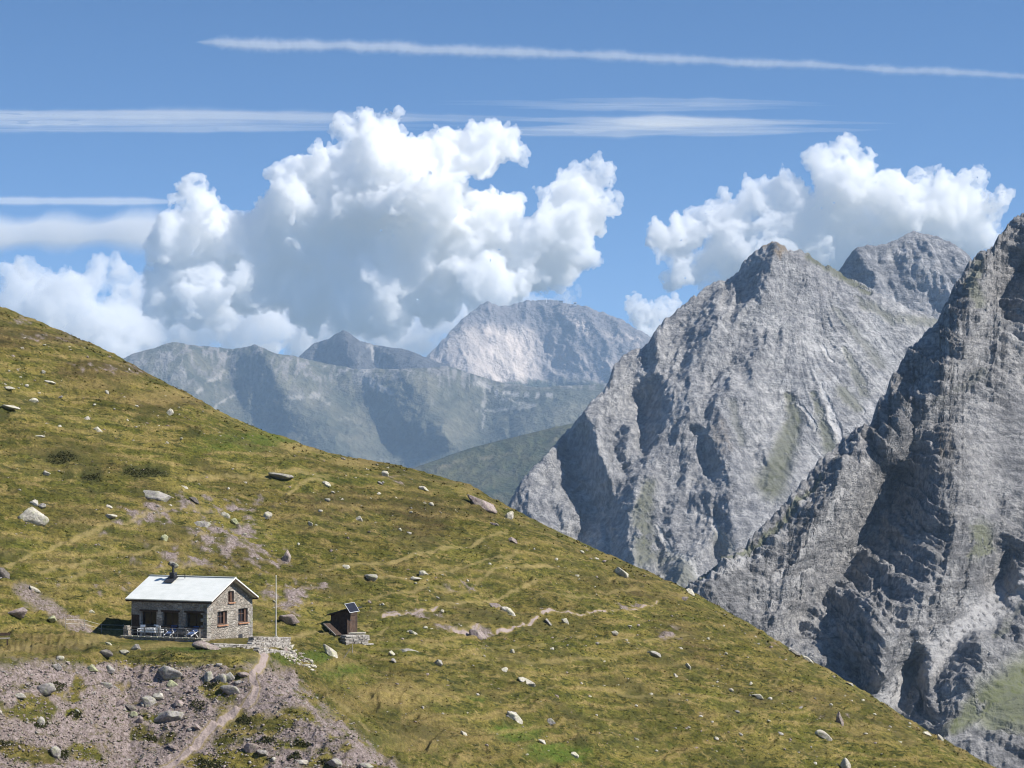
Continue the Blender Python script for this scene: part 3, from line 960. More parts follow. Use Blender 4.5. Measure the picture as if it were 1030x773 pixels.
def aA(P, X, Y):
    n = fbm(P / (30 * pxA), 5); n2 = fbm(P / (7 * pxA), 4)
    g = strips(X, Y, [([(985, 265), (975, 285), (985, 300)], 8, 8, .6), ([(988, 535), (992, 550), (978, 560)], 14, 8, .8), ([(690, 598), (740, 560), (790, 512), (825, 478)], 3, 3, .8),
                      ([(960, 735), (1000, 700), (1060, 665)], 8, 34, 1.0), ([(1000, 720), (1060, 710)], 24, 30, .9), ([(935, 745), (990, 710)], 3, 10, .5), ([(1000, 640), (1030, 610)], 4, 8, .4), ([(940, 405), (990, 380)], 3, 8, .3)])
    s = strips(X, Y, [([(820, 490), (765, 545), (705, 600)], 4, 10, .7), ([(848, 495), (835, 525), (800, 560), (780, 575)], 3, 6, .8), ([(1060, 570), (980, 625), (900, 690), (850, 735)], 22, 16, .8), ([(985, 430), (1000, 480), (985, 520)], 30, 20, .35), ([(1030, 330), (990, 350), (960, 380)], 12, 6, .4), ([(870, 530), (830, 560), (800, 590)], 3, 4, .7),
                      ([(920, 655), (880, 665)], 4, 4, .4), ([(885, 675), (870, 690)], 6, 5, .6)])
    return {'green': g * sstep(-.35, .05, n + n2 * .5 + .25), 'tan': strips(X, Y, [([(948, 440), (950, 450)], 10, 10, .3)]) * 1.0, 'scree': s * sstep(-.4, .1, n2 + .2)}


mA = rock_mat('grey_limestone', pxA, (0.285, 0.278, 0.275), (0.425, 0.412, 0.400), (0.20, -0.33, 0), green=(0.10, 0.11, 0.042), strata=0.55, bumpd=1.0, screec=(0.38, 0.37, 0.36))
mountain('mountain_cliff', silA, 620, 1180, 860, dA, linA, ancA, nA, 1.0, (-0.15, -0.72, 0.66),
         'layered grey cliff filling the right edge with deep shaded gullies', mA, aA, 500, jag=4.0, rk=1.05)

# ---- summit between the two
PC = 4300.0
pxC = PC / F
silC = [(800, 330), (835, 285), (845, 270), (852, 260), (860, 252), (872, 247), (890, 245), (905, 240), (915, 236), (919, 233.5), (925, 235), (940, 237), (955, 243), (965, 249), (975, 257), (982, 268), (995, 285), (1040, 340), (1100, 400)]


def dC(X, Y, s):
    return PC - 0.9 * pxC * (Y - 233) + 14 * np.exp(-(Y - s) / 5.0)


linC = [(-22, [(848, 268), (862, 290)]), (16, [(868, 256), (880, 280), (885, 300)]), (-16, [(900, 262), (893, 285)]), (10, [(912, 262), (925, 300)]), (-6, [(925, 290), (945, 310)]), (8, [(950, 260), (975, 300)]), (-10, [(930, 300), (920, 292)])]


def nC(P, X, Y):
    q = P / pxC
    a = ridged(np.stack([(q[..., 0] + q[..., 2] * .5 + 6 * fbm(q / 30, 3)) / 36, q[..., 1] / 60, q[..., 2] / 60], -1) + 12, 6, 0.56)
    return pxC * ((a - .4) * 5 + rockface(q, 0.3, 4, lam=(36, 15, 7, 3)) * .85 + fbm(q / 5, 4, .6) * 1.5)


def aC(P, X, Y):
    n2 = fbm(P / (8 * pxC), 4)
    return {'green': np.zeros(X.shape), 'tan': 0 * X, 'scree': strips(X, Y, [([(905, 255), (935, 280), (950, 310)], 14, 16, .5), ([(895, 300), (910, 305)], 6, 6, .8)]) * sstep(-.3, .2, n2)}


mC = rock_mat('summit_rock', pxC, (0.27, 0.275, 0.295), (0.40, 0.395, 0.40), (0.2, -0.5, 0), strata=0.5, bumpd=0.8)
mountain('mountain_summit', silC, 790, 1080, 420, dC, linC, [(800, 400, 0), (1050, 400, 0), (900, 400, 0), (1000, 300, 0)], nC, 1.0, (0, -0.7, 0.7),
         'domed grey summit behind the rocky peak and the cliff', mC, aC, 700, jag=1.4)


# ---- green spur and far ranges
def soft_mat(name, px, c1, c2, rock, screec):
    t = NT(name)
    p = t.pos()
    a = t.noise(p, 0.02 / px, 7, 0.62, 0.6)
    b = t.noise(p, 0.10 / px, 5, 0.65)
    col = t.mix(t.rng(a, .4, .62), c1, c2)
    col = t.mix(t.rng(b, .42, .62), t.mix(1.0, col, (.8, .8, .8), 'MULTIPLY'), t.mix(1.0, col, (1.15, 1.15, 1.15), 'MULTIPLY'))
    col = t.mix(t.attr('rock'), col, t.mix(t.rng(b, .4, .6), tuple(q * .7 for q in rock), rock))
    col = t.mix(t.attr('scree'), col, screec)
    nrm = t.bump(t.math('ADD', b, a), 7 * px, 1.0)
    t.surf(col, 0.95, nrm, spec=0.1)
    return t.m


def dsimple(Pd, slope, base, roll=12):
    px = Pd / F
    return lambda X, Y, s: Pd - slope * px * (Y - base) + roll * px * np.exp(-(Y - s) / 5.0)


def nsoft(px, amp, lam, seed, lean=0.3, fine=2.0):
    def f(P, X, Y):
        q = P / px
        w = lam * 0.3 * fbm(q / lam + seed, 3)
        a = ridged(np.stack([(q[..., 0] + q[..., 2] * lean + w) / lam, q[..., 1] / (lam * 2), q[..., 2] / (lam * 1.8)], -1) + seed, 6, 0.52)
        return px * ((a - .4) * amp * .6 + rockface(q, lean, seed, lam=(lam * .8, lam * .3, lam * .12), amp=.09, st=2.2) + fbm(q / 6, 4, .6) * fine)
    return f


PE_ = 7000.0
def aE(P, X, Y):
    n = fbm(P / (20 * PE_ / F), 5)
    return {'rock': 0.5 * sstep(.1, .5, n), 'scree': strips(X, Y, [([(440, 470), (480, 458), (520, 455), (560, 445)], 1.5, 2.5, .5)]) * sstep(-.2, .2, n)}
mountain('valley_hill', [(300, 520), (380, 484), (425, 467), (450, 458), (475, 450), (500, 443), (540, 434), (570, 428), (620, 415), (700, 400)], 340, 720, 620,
         dsimple(PE_, 1.6, 430), [], [], nsoft(PE_ / F, 9, 60, 5, -1.0, 1.2), 1.5, (0, -0.6, 0.8), 'dark green valley spur behind the grassy crest',
         soft_mat('spur_green', PE_ / F, (0.046, 0.058, 0.028), (0.100, 0.095, 0.048), (0.13, 0.12, 0.09), (0.24, 0.2, 0.13)), aE, 1500)

P1 = 11500.0
def a1(P, X, Y):
    px = P1 / F
    n = fbm(P / (26 * px), 5); n2 = ridged(np.stack([P[..., 0] / (7 * px), P[..., 1] / (40 * px), P[..., 2] / (40 * px)], -1), 4)
    up = sstep(.0, 1, 1 - (Y - np.interp(X, [130, 330, 450, 650], [345, 362, 385, 390])) / np.interp(X, [130, 330, 420, 650], [75, 60, 6, 6]))
    s = strips(X, Y, [([(225, 372), (190, 400)], 2, 2, .5), ([(240, 392), (205, 420)], 1.5, 2, .5), ([(372, 360), (365, 380), (378, 392), (400, 400)], 9, 3, .7), ([(480, 385), (500, 395), (560, 398)], 3, 3, .8), ([(487, 392), (486, 430)], 2, 2, .5), ([(290, 400), (320, 395), (330, 405)], 3, 3, .4),
                      ([(170, 355), (190, 385)], 2, 1.5, .4), ([(500, 400), (540, 408), (480, 412)], 2, 2, .5)])
    return {'rock': np.clip(up * 0.9 * sstep(.35, .6, n2 + n * .4), 0, 1), 'scree': s * sstep(.2, .5, n2 + .1) + 0.25 * sstep(.25, .5, n) * sstep(.5, .7, n2)}
mountain('far_ridge', [(-400, 470), (-260, 430), (-150, 412), (-60, 398), (40, 378), (120, 362), (132, 356), (150, 352), (165, 346), (178, 343.5), (190, 347), (210, 350), (222, 350), (235, 351), (248, 349), (256, 347), (264, 350), (275, 355), (300, 359), (330, 366), (360, 372), (400, 372), (430, 370), (450, 368), (470, 374), (500, 384), (540, 390), (580, 388), (640, 384), (720, 380)],
         -330, 720, 520, dsimple(P1, 1.3, 345), [(120, [(178, 344), (200, 400)]), (-160, [(225, 352), (235, 400), (270, 440)]), (120, [(262, 350), (290, 400), (340, 440)]), (-180, [(330, 372), (345, 400), (390, 440), (410, 470)]), (150, [(405, 374), (430, 410), (450, 440)]), (-120, [(487, 385), (486, 430), (470, 460)]), (80, [(560, 395), (530, 430)])],
         [(60, 450, 0), (700, 450, 0), (300, 500, 0), (600, 500, 0)], nsoft(P1 / F, 6, 50, 8, 0.2, 1.4), 1.3, (0, -0.6, 0.8), 'long far blue-green ridge beyond the valley',
         soft_mat('ridge_green', P1 / F, (0.078, 0.084, 0.060), (0.150, 0.142, 0.100), (0.27, 0.25, 0.23), (0.44, 0.41, 0.37)), a1, 2500, rk=0.85, jag=0.6)

P2 = 12600.0
def a2(P, X, Y):
    px = P2 / F
    n2 = ridged(np.stack([P[..., 0] / (6 * px), P[..., 1] / (40 * px), P[..., 2] / (40 * px)], -1), 4)
    return {'rock': np.ones(X.shape), 'scree': 0.9 * np.clip(strips(X, Y, [([(372, 355), (378, 375)], 12, 16, 1)]) * sstep(.3, .6, n2), 0, 1)}
mountain('far_pyramid', [(260, 400), (298, 362), (305, 355), (316, 346), (330, 341), (337, 337), (345, 333), (352, 336), (362, 343), (375, 347), (400, 350), (412, 354), (430, 360), (460, 372), (520, 400)], 270, 520, 440,
         dsimple(P2, 1.0, 333), [(120, [(345, 334), (356, 360), (362, 380)]), (-120, [(322, 352), (328, 375)]), (-60, [(375, 352), (372, 375)]), (60, [(395, 352), (410, 380)])], [(280, 430, 0), (500, 430, 0)],
         nsoft(P2 / F, 9, 26, 3, 0.2, 1.6), 1.3, (0, -0.7, 0.7), 'dark blue pyramid shaped far peak on the ridge',
         soft_mat('pyramid_rock', P2 / F, (0.10, 0.10, 0.10), (0.14, 0.14, 0.13), (0.105, 0.105, 0.11), (0.38, 0.36, 0.33)), a2, 2500, jag=0.8)

P3 = 14500.0
def a3(P, X, Y):
    px = P3 / F
    n = fbm(P / (12 * px), 5)
    n2 = ridged(np.stack([(P[..., 0] + P[..., 2] * .35) / (7 * px), P[..., 1] / (70 * px), P[..., 2] / (70 * px)], -1), 4)
    lowr = sstep(330, 345, Y + 8 * n + np.interp(X, [430, 490, 530, 560, 600, 640], [0, 10, 6, -12, -20, -22]))
    s = lowr * (0.62 + 0.38 * sstep(.25, .6, n2)) * np.interp(X, [440, 470, 500, 530, 545, 570, 620, 660], [.3, .6, 1, 1, .25, .3, .35, .5])
    s = np.maximum(s, strips(X, Y, [([(570, 320), (600, 338), (640, 345)], 6, 8, .6)]) * sstep(-.2, .3, n))
    g = sstep(378, 388, Y + 8 * n)
    return {'rock': 1 - g, 'scree': np.clip(s * (1 - g), 0, 1)}
mountain('far_massif', [(380, 400), (425, 362), (432, 356), (442, 347), (452, 335), (465, 322), (478, 312), (484, 307), (492, 305), (500, 307), (512, 306), (520, 305), (532, 303), (545, 302), (556, 303), (572, 305), (585, 308), (600, 312), (615, 317), (628, 323), (640, 331), (655, 340), (700, 372), (740, 400)], 390, 760, 460,
         dsimple(P3, 1.0, 300), [(200, [(455, 340), (470, 370)]), (-120, [(545, 335), (545, 380)]), (0, [(500, 310), (515, 350), (520, 375)]), (160, [(610, 350), (650, 365)]), (120, [(585, 340), (600, 342)]), (40, [(490, 308), (485, 320)])],
         [(400, 440, 0), (740, 440, 0), (560, 450, 0)], nsoft(P3 / F, 11, 24, 23, 0.3, 1.8), 1.2, (0, -0.7, 0.7), 'pale scree sided far massif with a flat top',
         soft_mat('massif_rock', P3 / F, (0.055, 0.065, 0.04), (0.09, 0.09, 0.06), (0.22, 0.205, 0.205), (0.64, 0.55, 0.47)), a3, 2500, rk=0.9, jag=1.6)

# ---- lowlands reaching the horizon
t = NT('valley_ground')
p = t.pos()
c = t.mix(t.rng(t.noise(p, 0.0012, 7, 0.6), .4, .6), (0.04, 0.055, 0.025), (0.09, 0.085, 0.05))
t.surf(c, 0.95, spec=0.1)
n = 60
gx = np.linspace(-45000, 45000, n); gy = np.linspace(-30000, 60000, n)
GX, GY = np.meshgrid(gx, gy)
GZ = -1050 + 40 * fbm(np.stack([GX / 4000, GY / 4000, 0 * GX], -1), 4)
me = mesh_np('ground', np.stack([GX, GY, GZ], -1), quads=grid_quads(n, n))
smooth(me)
tag(put('ground', me, t.m), 'dark green valley floor', kind='structure')

# ---- the air
def box_mesh(name, x0, x1, y0, y1, z0, z1):
    bm = bmesh.new()
    bmesh.ops.create_cube(bm, size=1, matrix=Matrix.Translation(((x0 + x1) / 2, (y0 + y1) / 2, (z0 + z1) / 2)) @ Matrix.Diagonal((x1 - x0, y1 - y0, z1 - z0, 1)))
    me = bpy.data.meshes.new(name); bm.to_mesh(me); bm.free()
    return me
HAZE = 3.8e-5
hz = put('haze', box_mesh('haze', -46000, 46000, -31000, 17600, -1180, 1150), volume_mat('haze', (0.52, 0.74, 1.0), HAZE, 0.0))
tag(hz, 'thin blue mountain haze', kind='stuff')
# ------------------------------------------------------------------ stones
def ico(sub):
    bm = bmesh.new()
    bmesh.ops.create_icosphere(bm, subdivisions=sub, radius=1.0)
    co = np.array([v.co[:] for v in bm.verts]); f = np.array([[v.index for v in q.verts] for q in bm.faces])
    bm.free()
    return co, f


ICO = {k: ico(k) for k in (1, 2, 3, 4)}


def stone_co(seed, sub, planes=12, flat=1.0):
    rg = np.random.default_rng(seed)
    co, f = ICO[sub]
    n = rg.normal(size=(planes, 3)); n /= np.linalg.norm(n, axis=1)[:, None]
    h = rg.uniform(0.60, 1.0, planes)
    d = co @ n.T
    r = np.where(d > 0.05, h[None] / np.maximum(d, 0.05), 9).min(1)
    r = np.minimum(r, 1.45)
    if sub >= 3:
        r = r * (1 + 0.07 * fbm(co * 1.7 + seed, 3) + 0.03 * perlin(co * 6 + seed))
    else:
        r = r * (1 + 0.10 * perlin(co * 1.7 + seed))
    return co * r[:, None], f


def stone_mat(name, lo, hi, lichen, lf, dark=(0.09, 0.085, 0.08), sc=1.0):
    t = NT(name)
    p = t.pos(src='Object') if False else t.pos()
    a = t.noise(p, 1.1 * sc, 6, 0.62)
    b = t.noise(p, 5.5 * sc, 5, 0.7)
    c = t.noise(p, 2.4 * sc, 5, 0.65, 0.5)
    col = t.mix(t.rng(a, .38, .62), lo, hi)
    col = t.mix(t.rng(b, .42, .62), t.mix(1.0, col, (.72, .71, .70), 'MULTIPLY'), t.mix(1.0, col, (1.18, 1.18, 1.18), 'MULTIPLY'))
    col = t.mix(t.math('MULTIPLY', t.rng(c, .50, .60), lf), col, lichen)
    col = t.mix(t.math('MULTIPLY', t.rng(b, .60, .68), .7), col, dark)
    nrm = t.bump(t.math('ADD', b, t.math('MULTIPLY', c, .8)), 0.12, 0.9)
    return t.surf(col, 0.92, nrm, spec=0.15)


M_PALE = stone_mat('pale_stone', (0.42, 0.38, 0.31), (0.58, 0.54, 0.46), (0.44, 0.44, 0.24), 0.5)
M_GREY = stone_mat('grey_stone', (0.26, 0.24, 0.22), (0.40, 0.37, 0.34), (0.36, 0.36, 0.22), 0.6)
M_PINK = stone_mat('pink_stone', (0.24, 0.190, 0.175), (0.38, 0.31, 0.288), (0.36, 0.34, 0.22), 0.4)
M_LICH = stone_mat('lichen_stone', (0.33, 0.33, 0.22), (0.44, 0.44, 0.25), (0.44, 0.45, 0.25), 0.8)
M_DARK = stone_mat('dark_stone', (0.12, 0.105, 0.095), (0.21, 0.185, 0.165), (0.22, 0.22, 0.12), 0.3)
SM = {'P': M_PALE, 'G': M_GREY, 'K': M_PINK, 'L': M_LICH, 'D': M_DARK}


def stone(x, y, w, h, mat, seed, tilt=0.0, sub=4, sink=0.22, name='boulder', deep=0.8):
    """w, h: size in photograph units; the stone is a solid of real size set into the slope"""
    yb = max(y + h * 0.35, float(hsil(x)) + 3.0)
    P = hill_P(np.array(x), np.array(yb))
    m = P[1] / F
    co, f = stone_co(seed, sub)
    co = co * np.array([w * m * 0.54, w * m * 0.5 * deep, h * m * 0.56])
    ca, sa = math.cos(tilt), math.sin(tilt)
    R = np.array([[ca, 0, sa], [0, 1, 0], [-sa, 0, ca]])
    co = co @ R.T
    co[:, 2] += h * m * (0.5 - sink)
    me = mesh_np(name, co, tris=f)
    o = put(name, me, SM[mat])
    o.location = P
    return o


# x, y, w, h, material, tilt, label
NAMED = [
 (31, 515.5, 24, 16, 'P', .05, 'largest pale boulder on the left meadow, with a dark hollow under it'),
 (34, 502.5, 11, 6, 'P', 0, 'flat pale stone lying just above the largest pale boulder of the left meadow'),
 (43, 508, 8, 5, 'G', .1, 'small grey stone behind the right shoulder of the largest pale boulder on the left'),
 (171, 413.5, 9, 7, 'P', -.6, 'bright angular rock tilted up on the upper slope near the crest'),
 (161, 498, 25, 10, 'G', .15, 'broad cracked grey slab just below the biggest dark juniper patch'),
 (281, 481, 19, 7, 'G', .15, 'dark edged grey slab lying alone under the middle of the crest'),
 (269, 517, 8, 11, 'P', .7, 'oval pale boulder standing on grass right of the pink scree patch'),
 (204, 528, 14, 7, 'G', .1, 'wide grey white stone at the upper edge of the pink scree patch'),
 (361, 520, 9, 6, 'P', .4, 'smooth oval pale stone on open grass midway to the crest'),
 (165, 540, 6, 10, 'L', .6, 'upright leaning greenish stone above the hut roof'),
 (174, 563, 8, 7, 'G', .3, 'grey stone right behind the hut chimney'),
 (482, 504, 27, 9, 'K', .48, 'longest slab resting on the skyline right of the middle'),
 (511, 516, 7, 10, 'P', .9, 'narrow pale slab just right of the longest skyline slab'),
 (498, 525, 9, 3, 'K', .5, 'thin flat stone below the longest skyline slab'),
 (515, 544, 10, 4, 'K', .5, 'thin tan slab two steps below the longest skyline slab'),
 (425, 577, 10, 7, 'P', .35, 'yellowish oval stone above the trail in the middle of the slope'),
 (373, 579, 13, 8, 'G', .5, 'grey white leaning stone on the grass up the slope from the shed'),
 (418, 585, 9, 3, 'P', .1, 'flat white stone just below the yellowish oval stone'),
 (625, 576, 18, 7, 'P', .95, 'long pale slab standing on the skyline below the rocky peak'),
 (694, 596, 13, 5, 'P', .8, 'pale slab on the crest where the cliff meets the grass'),
 (688, 603, 6, 4, 'K', -.5, 'short pink stone just below the pale slab on the crest by the cliff'),
 (514, 614, 16, 6, 'P', .75, 'pale slanted slab above the bend of the pink trail'),
 (498, 607, 12, 6, 'K', .3, 'pinkish slab beside the pale slanted one above the pink trail'),
 (479, 634, 17, 13, 'K', -.3, 'largest pinkish outcrop beside the trail'),
 (568, 628, 7, 5, 'P', .6, 'pale oval stone just under the end of the pink trail'),
 (552, 628, 12, 3, 'G', .9, 'thin grey sliver of rock below the pink trail'),
 (416, 643, 10, 5, 'P', .5, 'pale grey stone right of the shed on the open slope'),
 (412, 656, 17, 6, 'G', .2, 'long grey slab low on the slope right of the shed'),
 (395, 660, 9, 4, 'P', .7, 'pale sliver left of the long grey slab'),
 (441, 666, 8, 9, 'G', -.3, 'grey stone pair leaning in the grass below the pinkish outcrop'),
 (517, 719, 14, 10, 'P', .75, 'largest pale block in the lower middle grass'),
 (532, 687, 15, 6, 'P', .5, 'pale slab above the largest block of the lower middle grass'),
 (507, 677, 6, 5, 'P', .5, 'small bright stone up left of the pale slab in the lower middle'),
 (554, 724, 10, 6, 'G', .1, 'rounded grey stone right of the largest pale block'),
 (515, 654, 6, 4, 'P', .2, 'small white stone below the thin grey sliver of the trail'),
 (546, 744, 7, 4, 'P', .4, 'small pale stone low in the bright green hollow'),
 (579, 756, 8, 5, 'P', .4, 'pale stone right of the bright green hollow near the bottom'),
 (466, 736, 7, 4, 'P', .7, 'narrow pale stone above the bright green hollow'),
 (618, 641, 7, 4, 'P', .5, 'greenish white stone in the middle of the right slope'),
 (658, 656, 12, 6, 'G', .3, 'broad dull grey stone in the middle of the right slope'),
 (692, 669, 7, 4, 'P', .9, 'bright stone right of the broad dull grey stone'),
 (679, 676, 5, 4, 'P', .5, 'bright small stone below the broad dull grey stone'),
 (762, 699, 12, 6, 'P', .4, 'white cracked slab on the right slope'),
 (829, 741, 14, 7, 'P', .55, 'bright slab near the lower right end of the meadow'),
 (845, 726, 6, 15, 'K', -.25, 'tall leaning slab above the bright slab at the lower right'),
 (849, 768, 9, 12, 'P', -.5, 'pale block cut by the bottom edge at the lower right'),
 (796, 647, 9, 4, 'P', .7, 'pale stone in two pieces just inside the right part of the crest'),
 (800, 640, 13, 4, 'G', .7, 'flat slab forming the skyline left of the dark gully'),
 (814, 651, 11, 4, 'P', .7, 'flat slab forming the skyline under the dark gully'),
 (855, 686, 9, 3, 'P', .4, 'flat pale stone close to the crest at the lower right'),
 (932, 737, 9, 4, 'P', .4, 'white flat stone near the far lower end of the crest'),
 (946, 733, 5, 8, 'P', -.4, 'small upright stone beside the white flat stone near the end of the crest'),
 (332, 656.5, 15, 9, 'P', .5, 'smooth pale boulder in the grass in front of the shed'),
 (291, 626, 24, 9, 'K', .1, 'low wide pink grey outcrop behind the flagpole'),
 (396, 667, 7, 4, 'G', .8, 'small slab far right of the shed ledge'),
 (170, 681, 25, 12, 'G', .15, 'widest grey boulder on the scree below the hut'),
 (173, 691, 16, 8, 'L', .4, 'yellow green slab tucked under the widest scree boulder'),
 (171, 720, 28, 15, 'G', -.1, 'big rounded mossy boulder on the scree, lowest of the central cluster'),
 (149, 706, 15, 10, 'G', .45, 'tilted boulder up left of the big rounded mossy one'),
 (119, 704, 13, 7, 'K', -.3, 'wedge shaped stone on the scree left of the tilted boulder'),
 (48, 692, 22, 15, 'G', -.5, 'split boulder pair on the left scree under a dark bush'),
 (20, 701, 13, 6, 'P', -.15, 'flat cream stone at the far left of the scree'),
 (92, 674.5, 13, 9, 'L', .2, 'bright lichen green block at the top of the scree'),
 (111, 677, 11, 7, 'G', .1, 'grey block with a dark shadow right of the lichen green one'),
 (107, 691, 10, 8, 'G', .2, 'rounded stone below the grey block at the top of the scree'),
 (58, 669, 12, 9, 'G', .1, 'hollow looking stone at the upper left rim of the scree'),
 (60, 662, 8, 5, 'P', 0, 'cream stone on top of the upper left rim of the scree'),
 (41, 722, 12, 9, 'G', 0, 'grey stone with a tuft of grass on its left, left scree'),
 (55, 757, 13, 12, 'G', .1, 'round boulder at the bottom left of the scree'),
 (125, 658, 9, 6, 'P', -.4, 'pale stone at the grass edge between the scree and the terrace'),
 (106, 660, 14, 7, 'D', .1, 'dark stone at the grass edge above the scree'),
 (137, 651, 9, 7, 'G', .3, 'grey stone in the strip of grass just left of the hut'),
 (110, 645, 7, 5, 'P', .4, 'pale pointed stone on the grass rim left of the hut'),
 (210, 682, 13, 9, 'G', 0, 'left block of the row of three beside the footpath'),
 (221, 682, 13, 10, 'G', .7, 'middle block of the row of three beside the footpath'),
 (231, 681, 11, 9, 'G', .4, 'right block of the row of three beside the footpath'),
 (234, 696, 21, 11, 'G', .2, 'large boulder at the left edge of the footpath bend'),
 (247, 679, 13, 7, 'K', .3, 'flat stone where the footpath narrows below the steps'),
 (251, 749, 14, 14, 'K', -.4, 'pinkish leaning boulder right of the lower footpath'),
 (264, 754, 16, 7, 'G', .2, 'low grey boulder with black shadow right of the pinkish leaning one'),
 (339, 766, 17, 11, 'G', .2, 'large grey boulder at the bottom edge right of the scree'),
 (366, 765, 16, 8, 'G', .2, 'wide grey boulder right of the large one at the bottom edge'),
 (305, 763, 14, 7, 'P', .1, 'pale boulder left of the large one at the bottom edge'),
 (211, 651, 24, 9, 'K', .12, 'pinkish rock face at the foot of the hut corner'),
 (160, 700, 12, 7, 'P', .2, 'pale block between the widest and the tilted scree boulders'),
 (132, 712, 12, 8, 'D', .4, 'dark wedge left of the big rounded mossy boulder'),
 (140, 728, 8, 7, 'K', -.6, 'pink stone below the dark wedge on the scree'),
 (180, 707, 14, 7, 'K', .2, 'flat pinkish slab on top of the big rounded mossy boulder'),
 (135, 721, 8, 5, 'L', 0, 'small greenish stone under the dark wedge on the scree'),
 (198, 737, 10, 5, 'K', .4, 'small pinkish slab close to the lower footpath'),
 (176, 752, 14, 4, 'K', .5, 'long thin stone at the left side of the lower footpath'),
 (3, 580, 14, 15, 'D', .3, 'dark shaded rock cut by the left edge of the picture'),
 (17, 616, 22, 9, 'K', -.2, 'pinkish outcrop left of the dry gully at the left edge'),
 (34, 592, 12, 5, 'P', .5, 'cream slab at the head of the dry gully on the left'),
 (52, 623, 11, 6, 'L', .3, 'greenish cream block at the lower side of the dry gully'),
 (92, 615, 6, 4, 'P', .3, 'single pale stone on the smooth grass left of the hut'),
 (12, 473.5, 1, 1, 'P', 0, ''),
 (51, 382, 10, 4, 'P', .2, 'white flat stone high on the left meadow'),
 (44, 374.5, 4, 3, 'P', .1, 'tiny white stone left of the flat one high on the left meadow'),
 (34, 400, 9, 5, 'P', .3, 'whitish stone at the far left above the long flat one'),
 (9, 394, 9, 2.5, 'P', 0, 'thin white stone near the left edge of the high meadow'),
 (8, 411, 16, 4, 'P', .15, 'long flat pale stone at the left edge of the high meadow'),
 (98, 430, 8, 6, 'P', .3, 'squarish white stone in the middle of the left meadow'),
 (88, 422, 6, 5, 'P', .4, 'dull pale stone just above the squarish white one'),
 (40, 440, 9, 3, 'P', .1, 'thin pale stone over a dark grass patch on the left meadow'),
 (47, 474, 6, 5, 'P', .1, 'bright stone below the left round juniper patch'),
 (110, 508, 7, 5, 'P', .2, 'round white stone above the curved cattle track'),
 (112, 519, 11, 4, 'P', .1, 'flat white stone just above the curved cattle track'),
 (186, 488, 10, 6, 'P', .5, 'pale stone above the pink scree patch'),
 (236, 523, 8, 5, 'L', .4, 'yellowish stone on the rim of the pink scree patch'),
 (227, 515, 7, 6, 'P', .4, 'pale rounded stone left of the yellowish one on the rim of the pink scree patch'),
 (195, 505, 11, 4, 'D', .5, 'dark edged slab at the top of the pink scree patch'),
 (312, 525, 5, 5, 'P', .6, 'small pointed pale stone on grass right of the oval boulder'),
 (289, 559, 9, 12, 'K', -.2, 'stack of pink grey rocks above the flagpole'),
 (328, 491, 7, 4, 'P', .5, 'pale stone under the crest right of the dark edged slab'),
 (349, 568, 6, 5, 'P', .2, 'small pink white stone up the slope from the shed'),
 (387, 476, 7, 6, 'P', .5, 'white stone close under the crest left of the skyline slab'),
 (427, 488.5, 8, 4, 'P', .4, 'pale stone between the crest and the longest skyline slab'),
]
NAMED = [q for q in NAMED if q[6]]
for i, (x, y, w, h, mt, tl, lab) in enumerate(NAMED):
    k_ = 0.84 if (y > 660 and x < 380) else 1.0
    o = stone(x, y, w * k_, h * k_, mt, 100 + i, tl, sink=.3)
    tag(o, lab, 'boulder', 'boulders lying on the mountainside')

# small stones: a few shapes, copied
protos = {}
for mt in 'PGK':
    for k in range(4):
        co, f = stone_co(900 + k + ord(mt), 2, 9)
        me = mesh_np('stone', co * np.array([1, .8, .6]), tris=f)
        me.materials.append(SM[mt])
        protos[(mt, k)] = me


def small(x, y, w, mt, lab, grp, sd):
    rg = random.Random(sd)
    y = max(y, float(hsil(x)) + 5.0)
    P = hill_P(np.array(x), np.array(y))
    m = P[1] / F
    o = bpy.data.objects.new('stone', protos[(mt, rg.randrange(4))])
    COL.objects.link(o)
    s = w * m * 0.5
    o.scale = (s, s * rg.uniform(.7, 1.1), s * rg.uniform(.6, 1.1))
    o.rotation_euler = (rg.uniform(-.4, .4), rg.uniform(-.2, .7), rg.uniform(0, 6.28))
    o.location = (P[0], P[1], P[2] + s * 0.12)
    tag(o, lab, 'stone', grp)


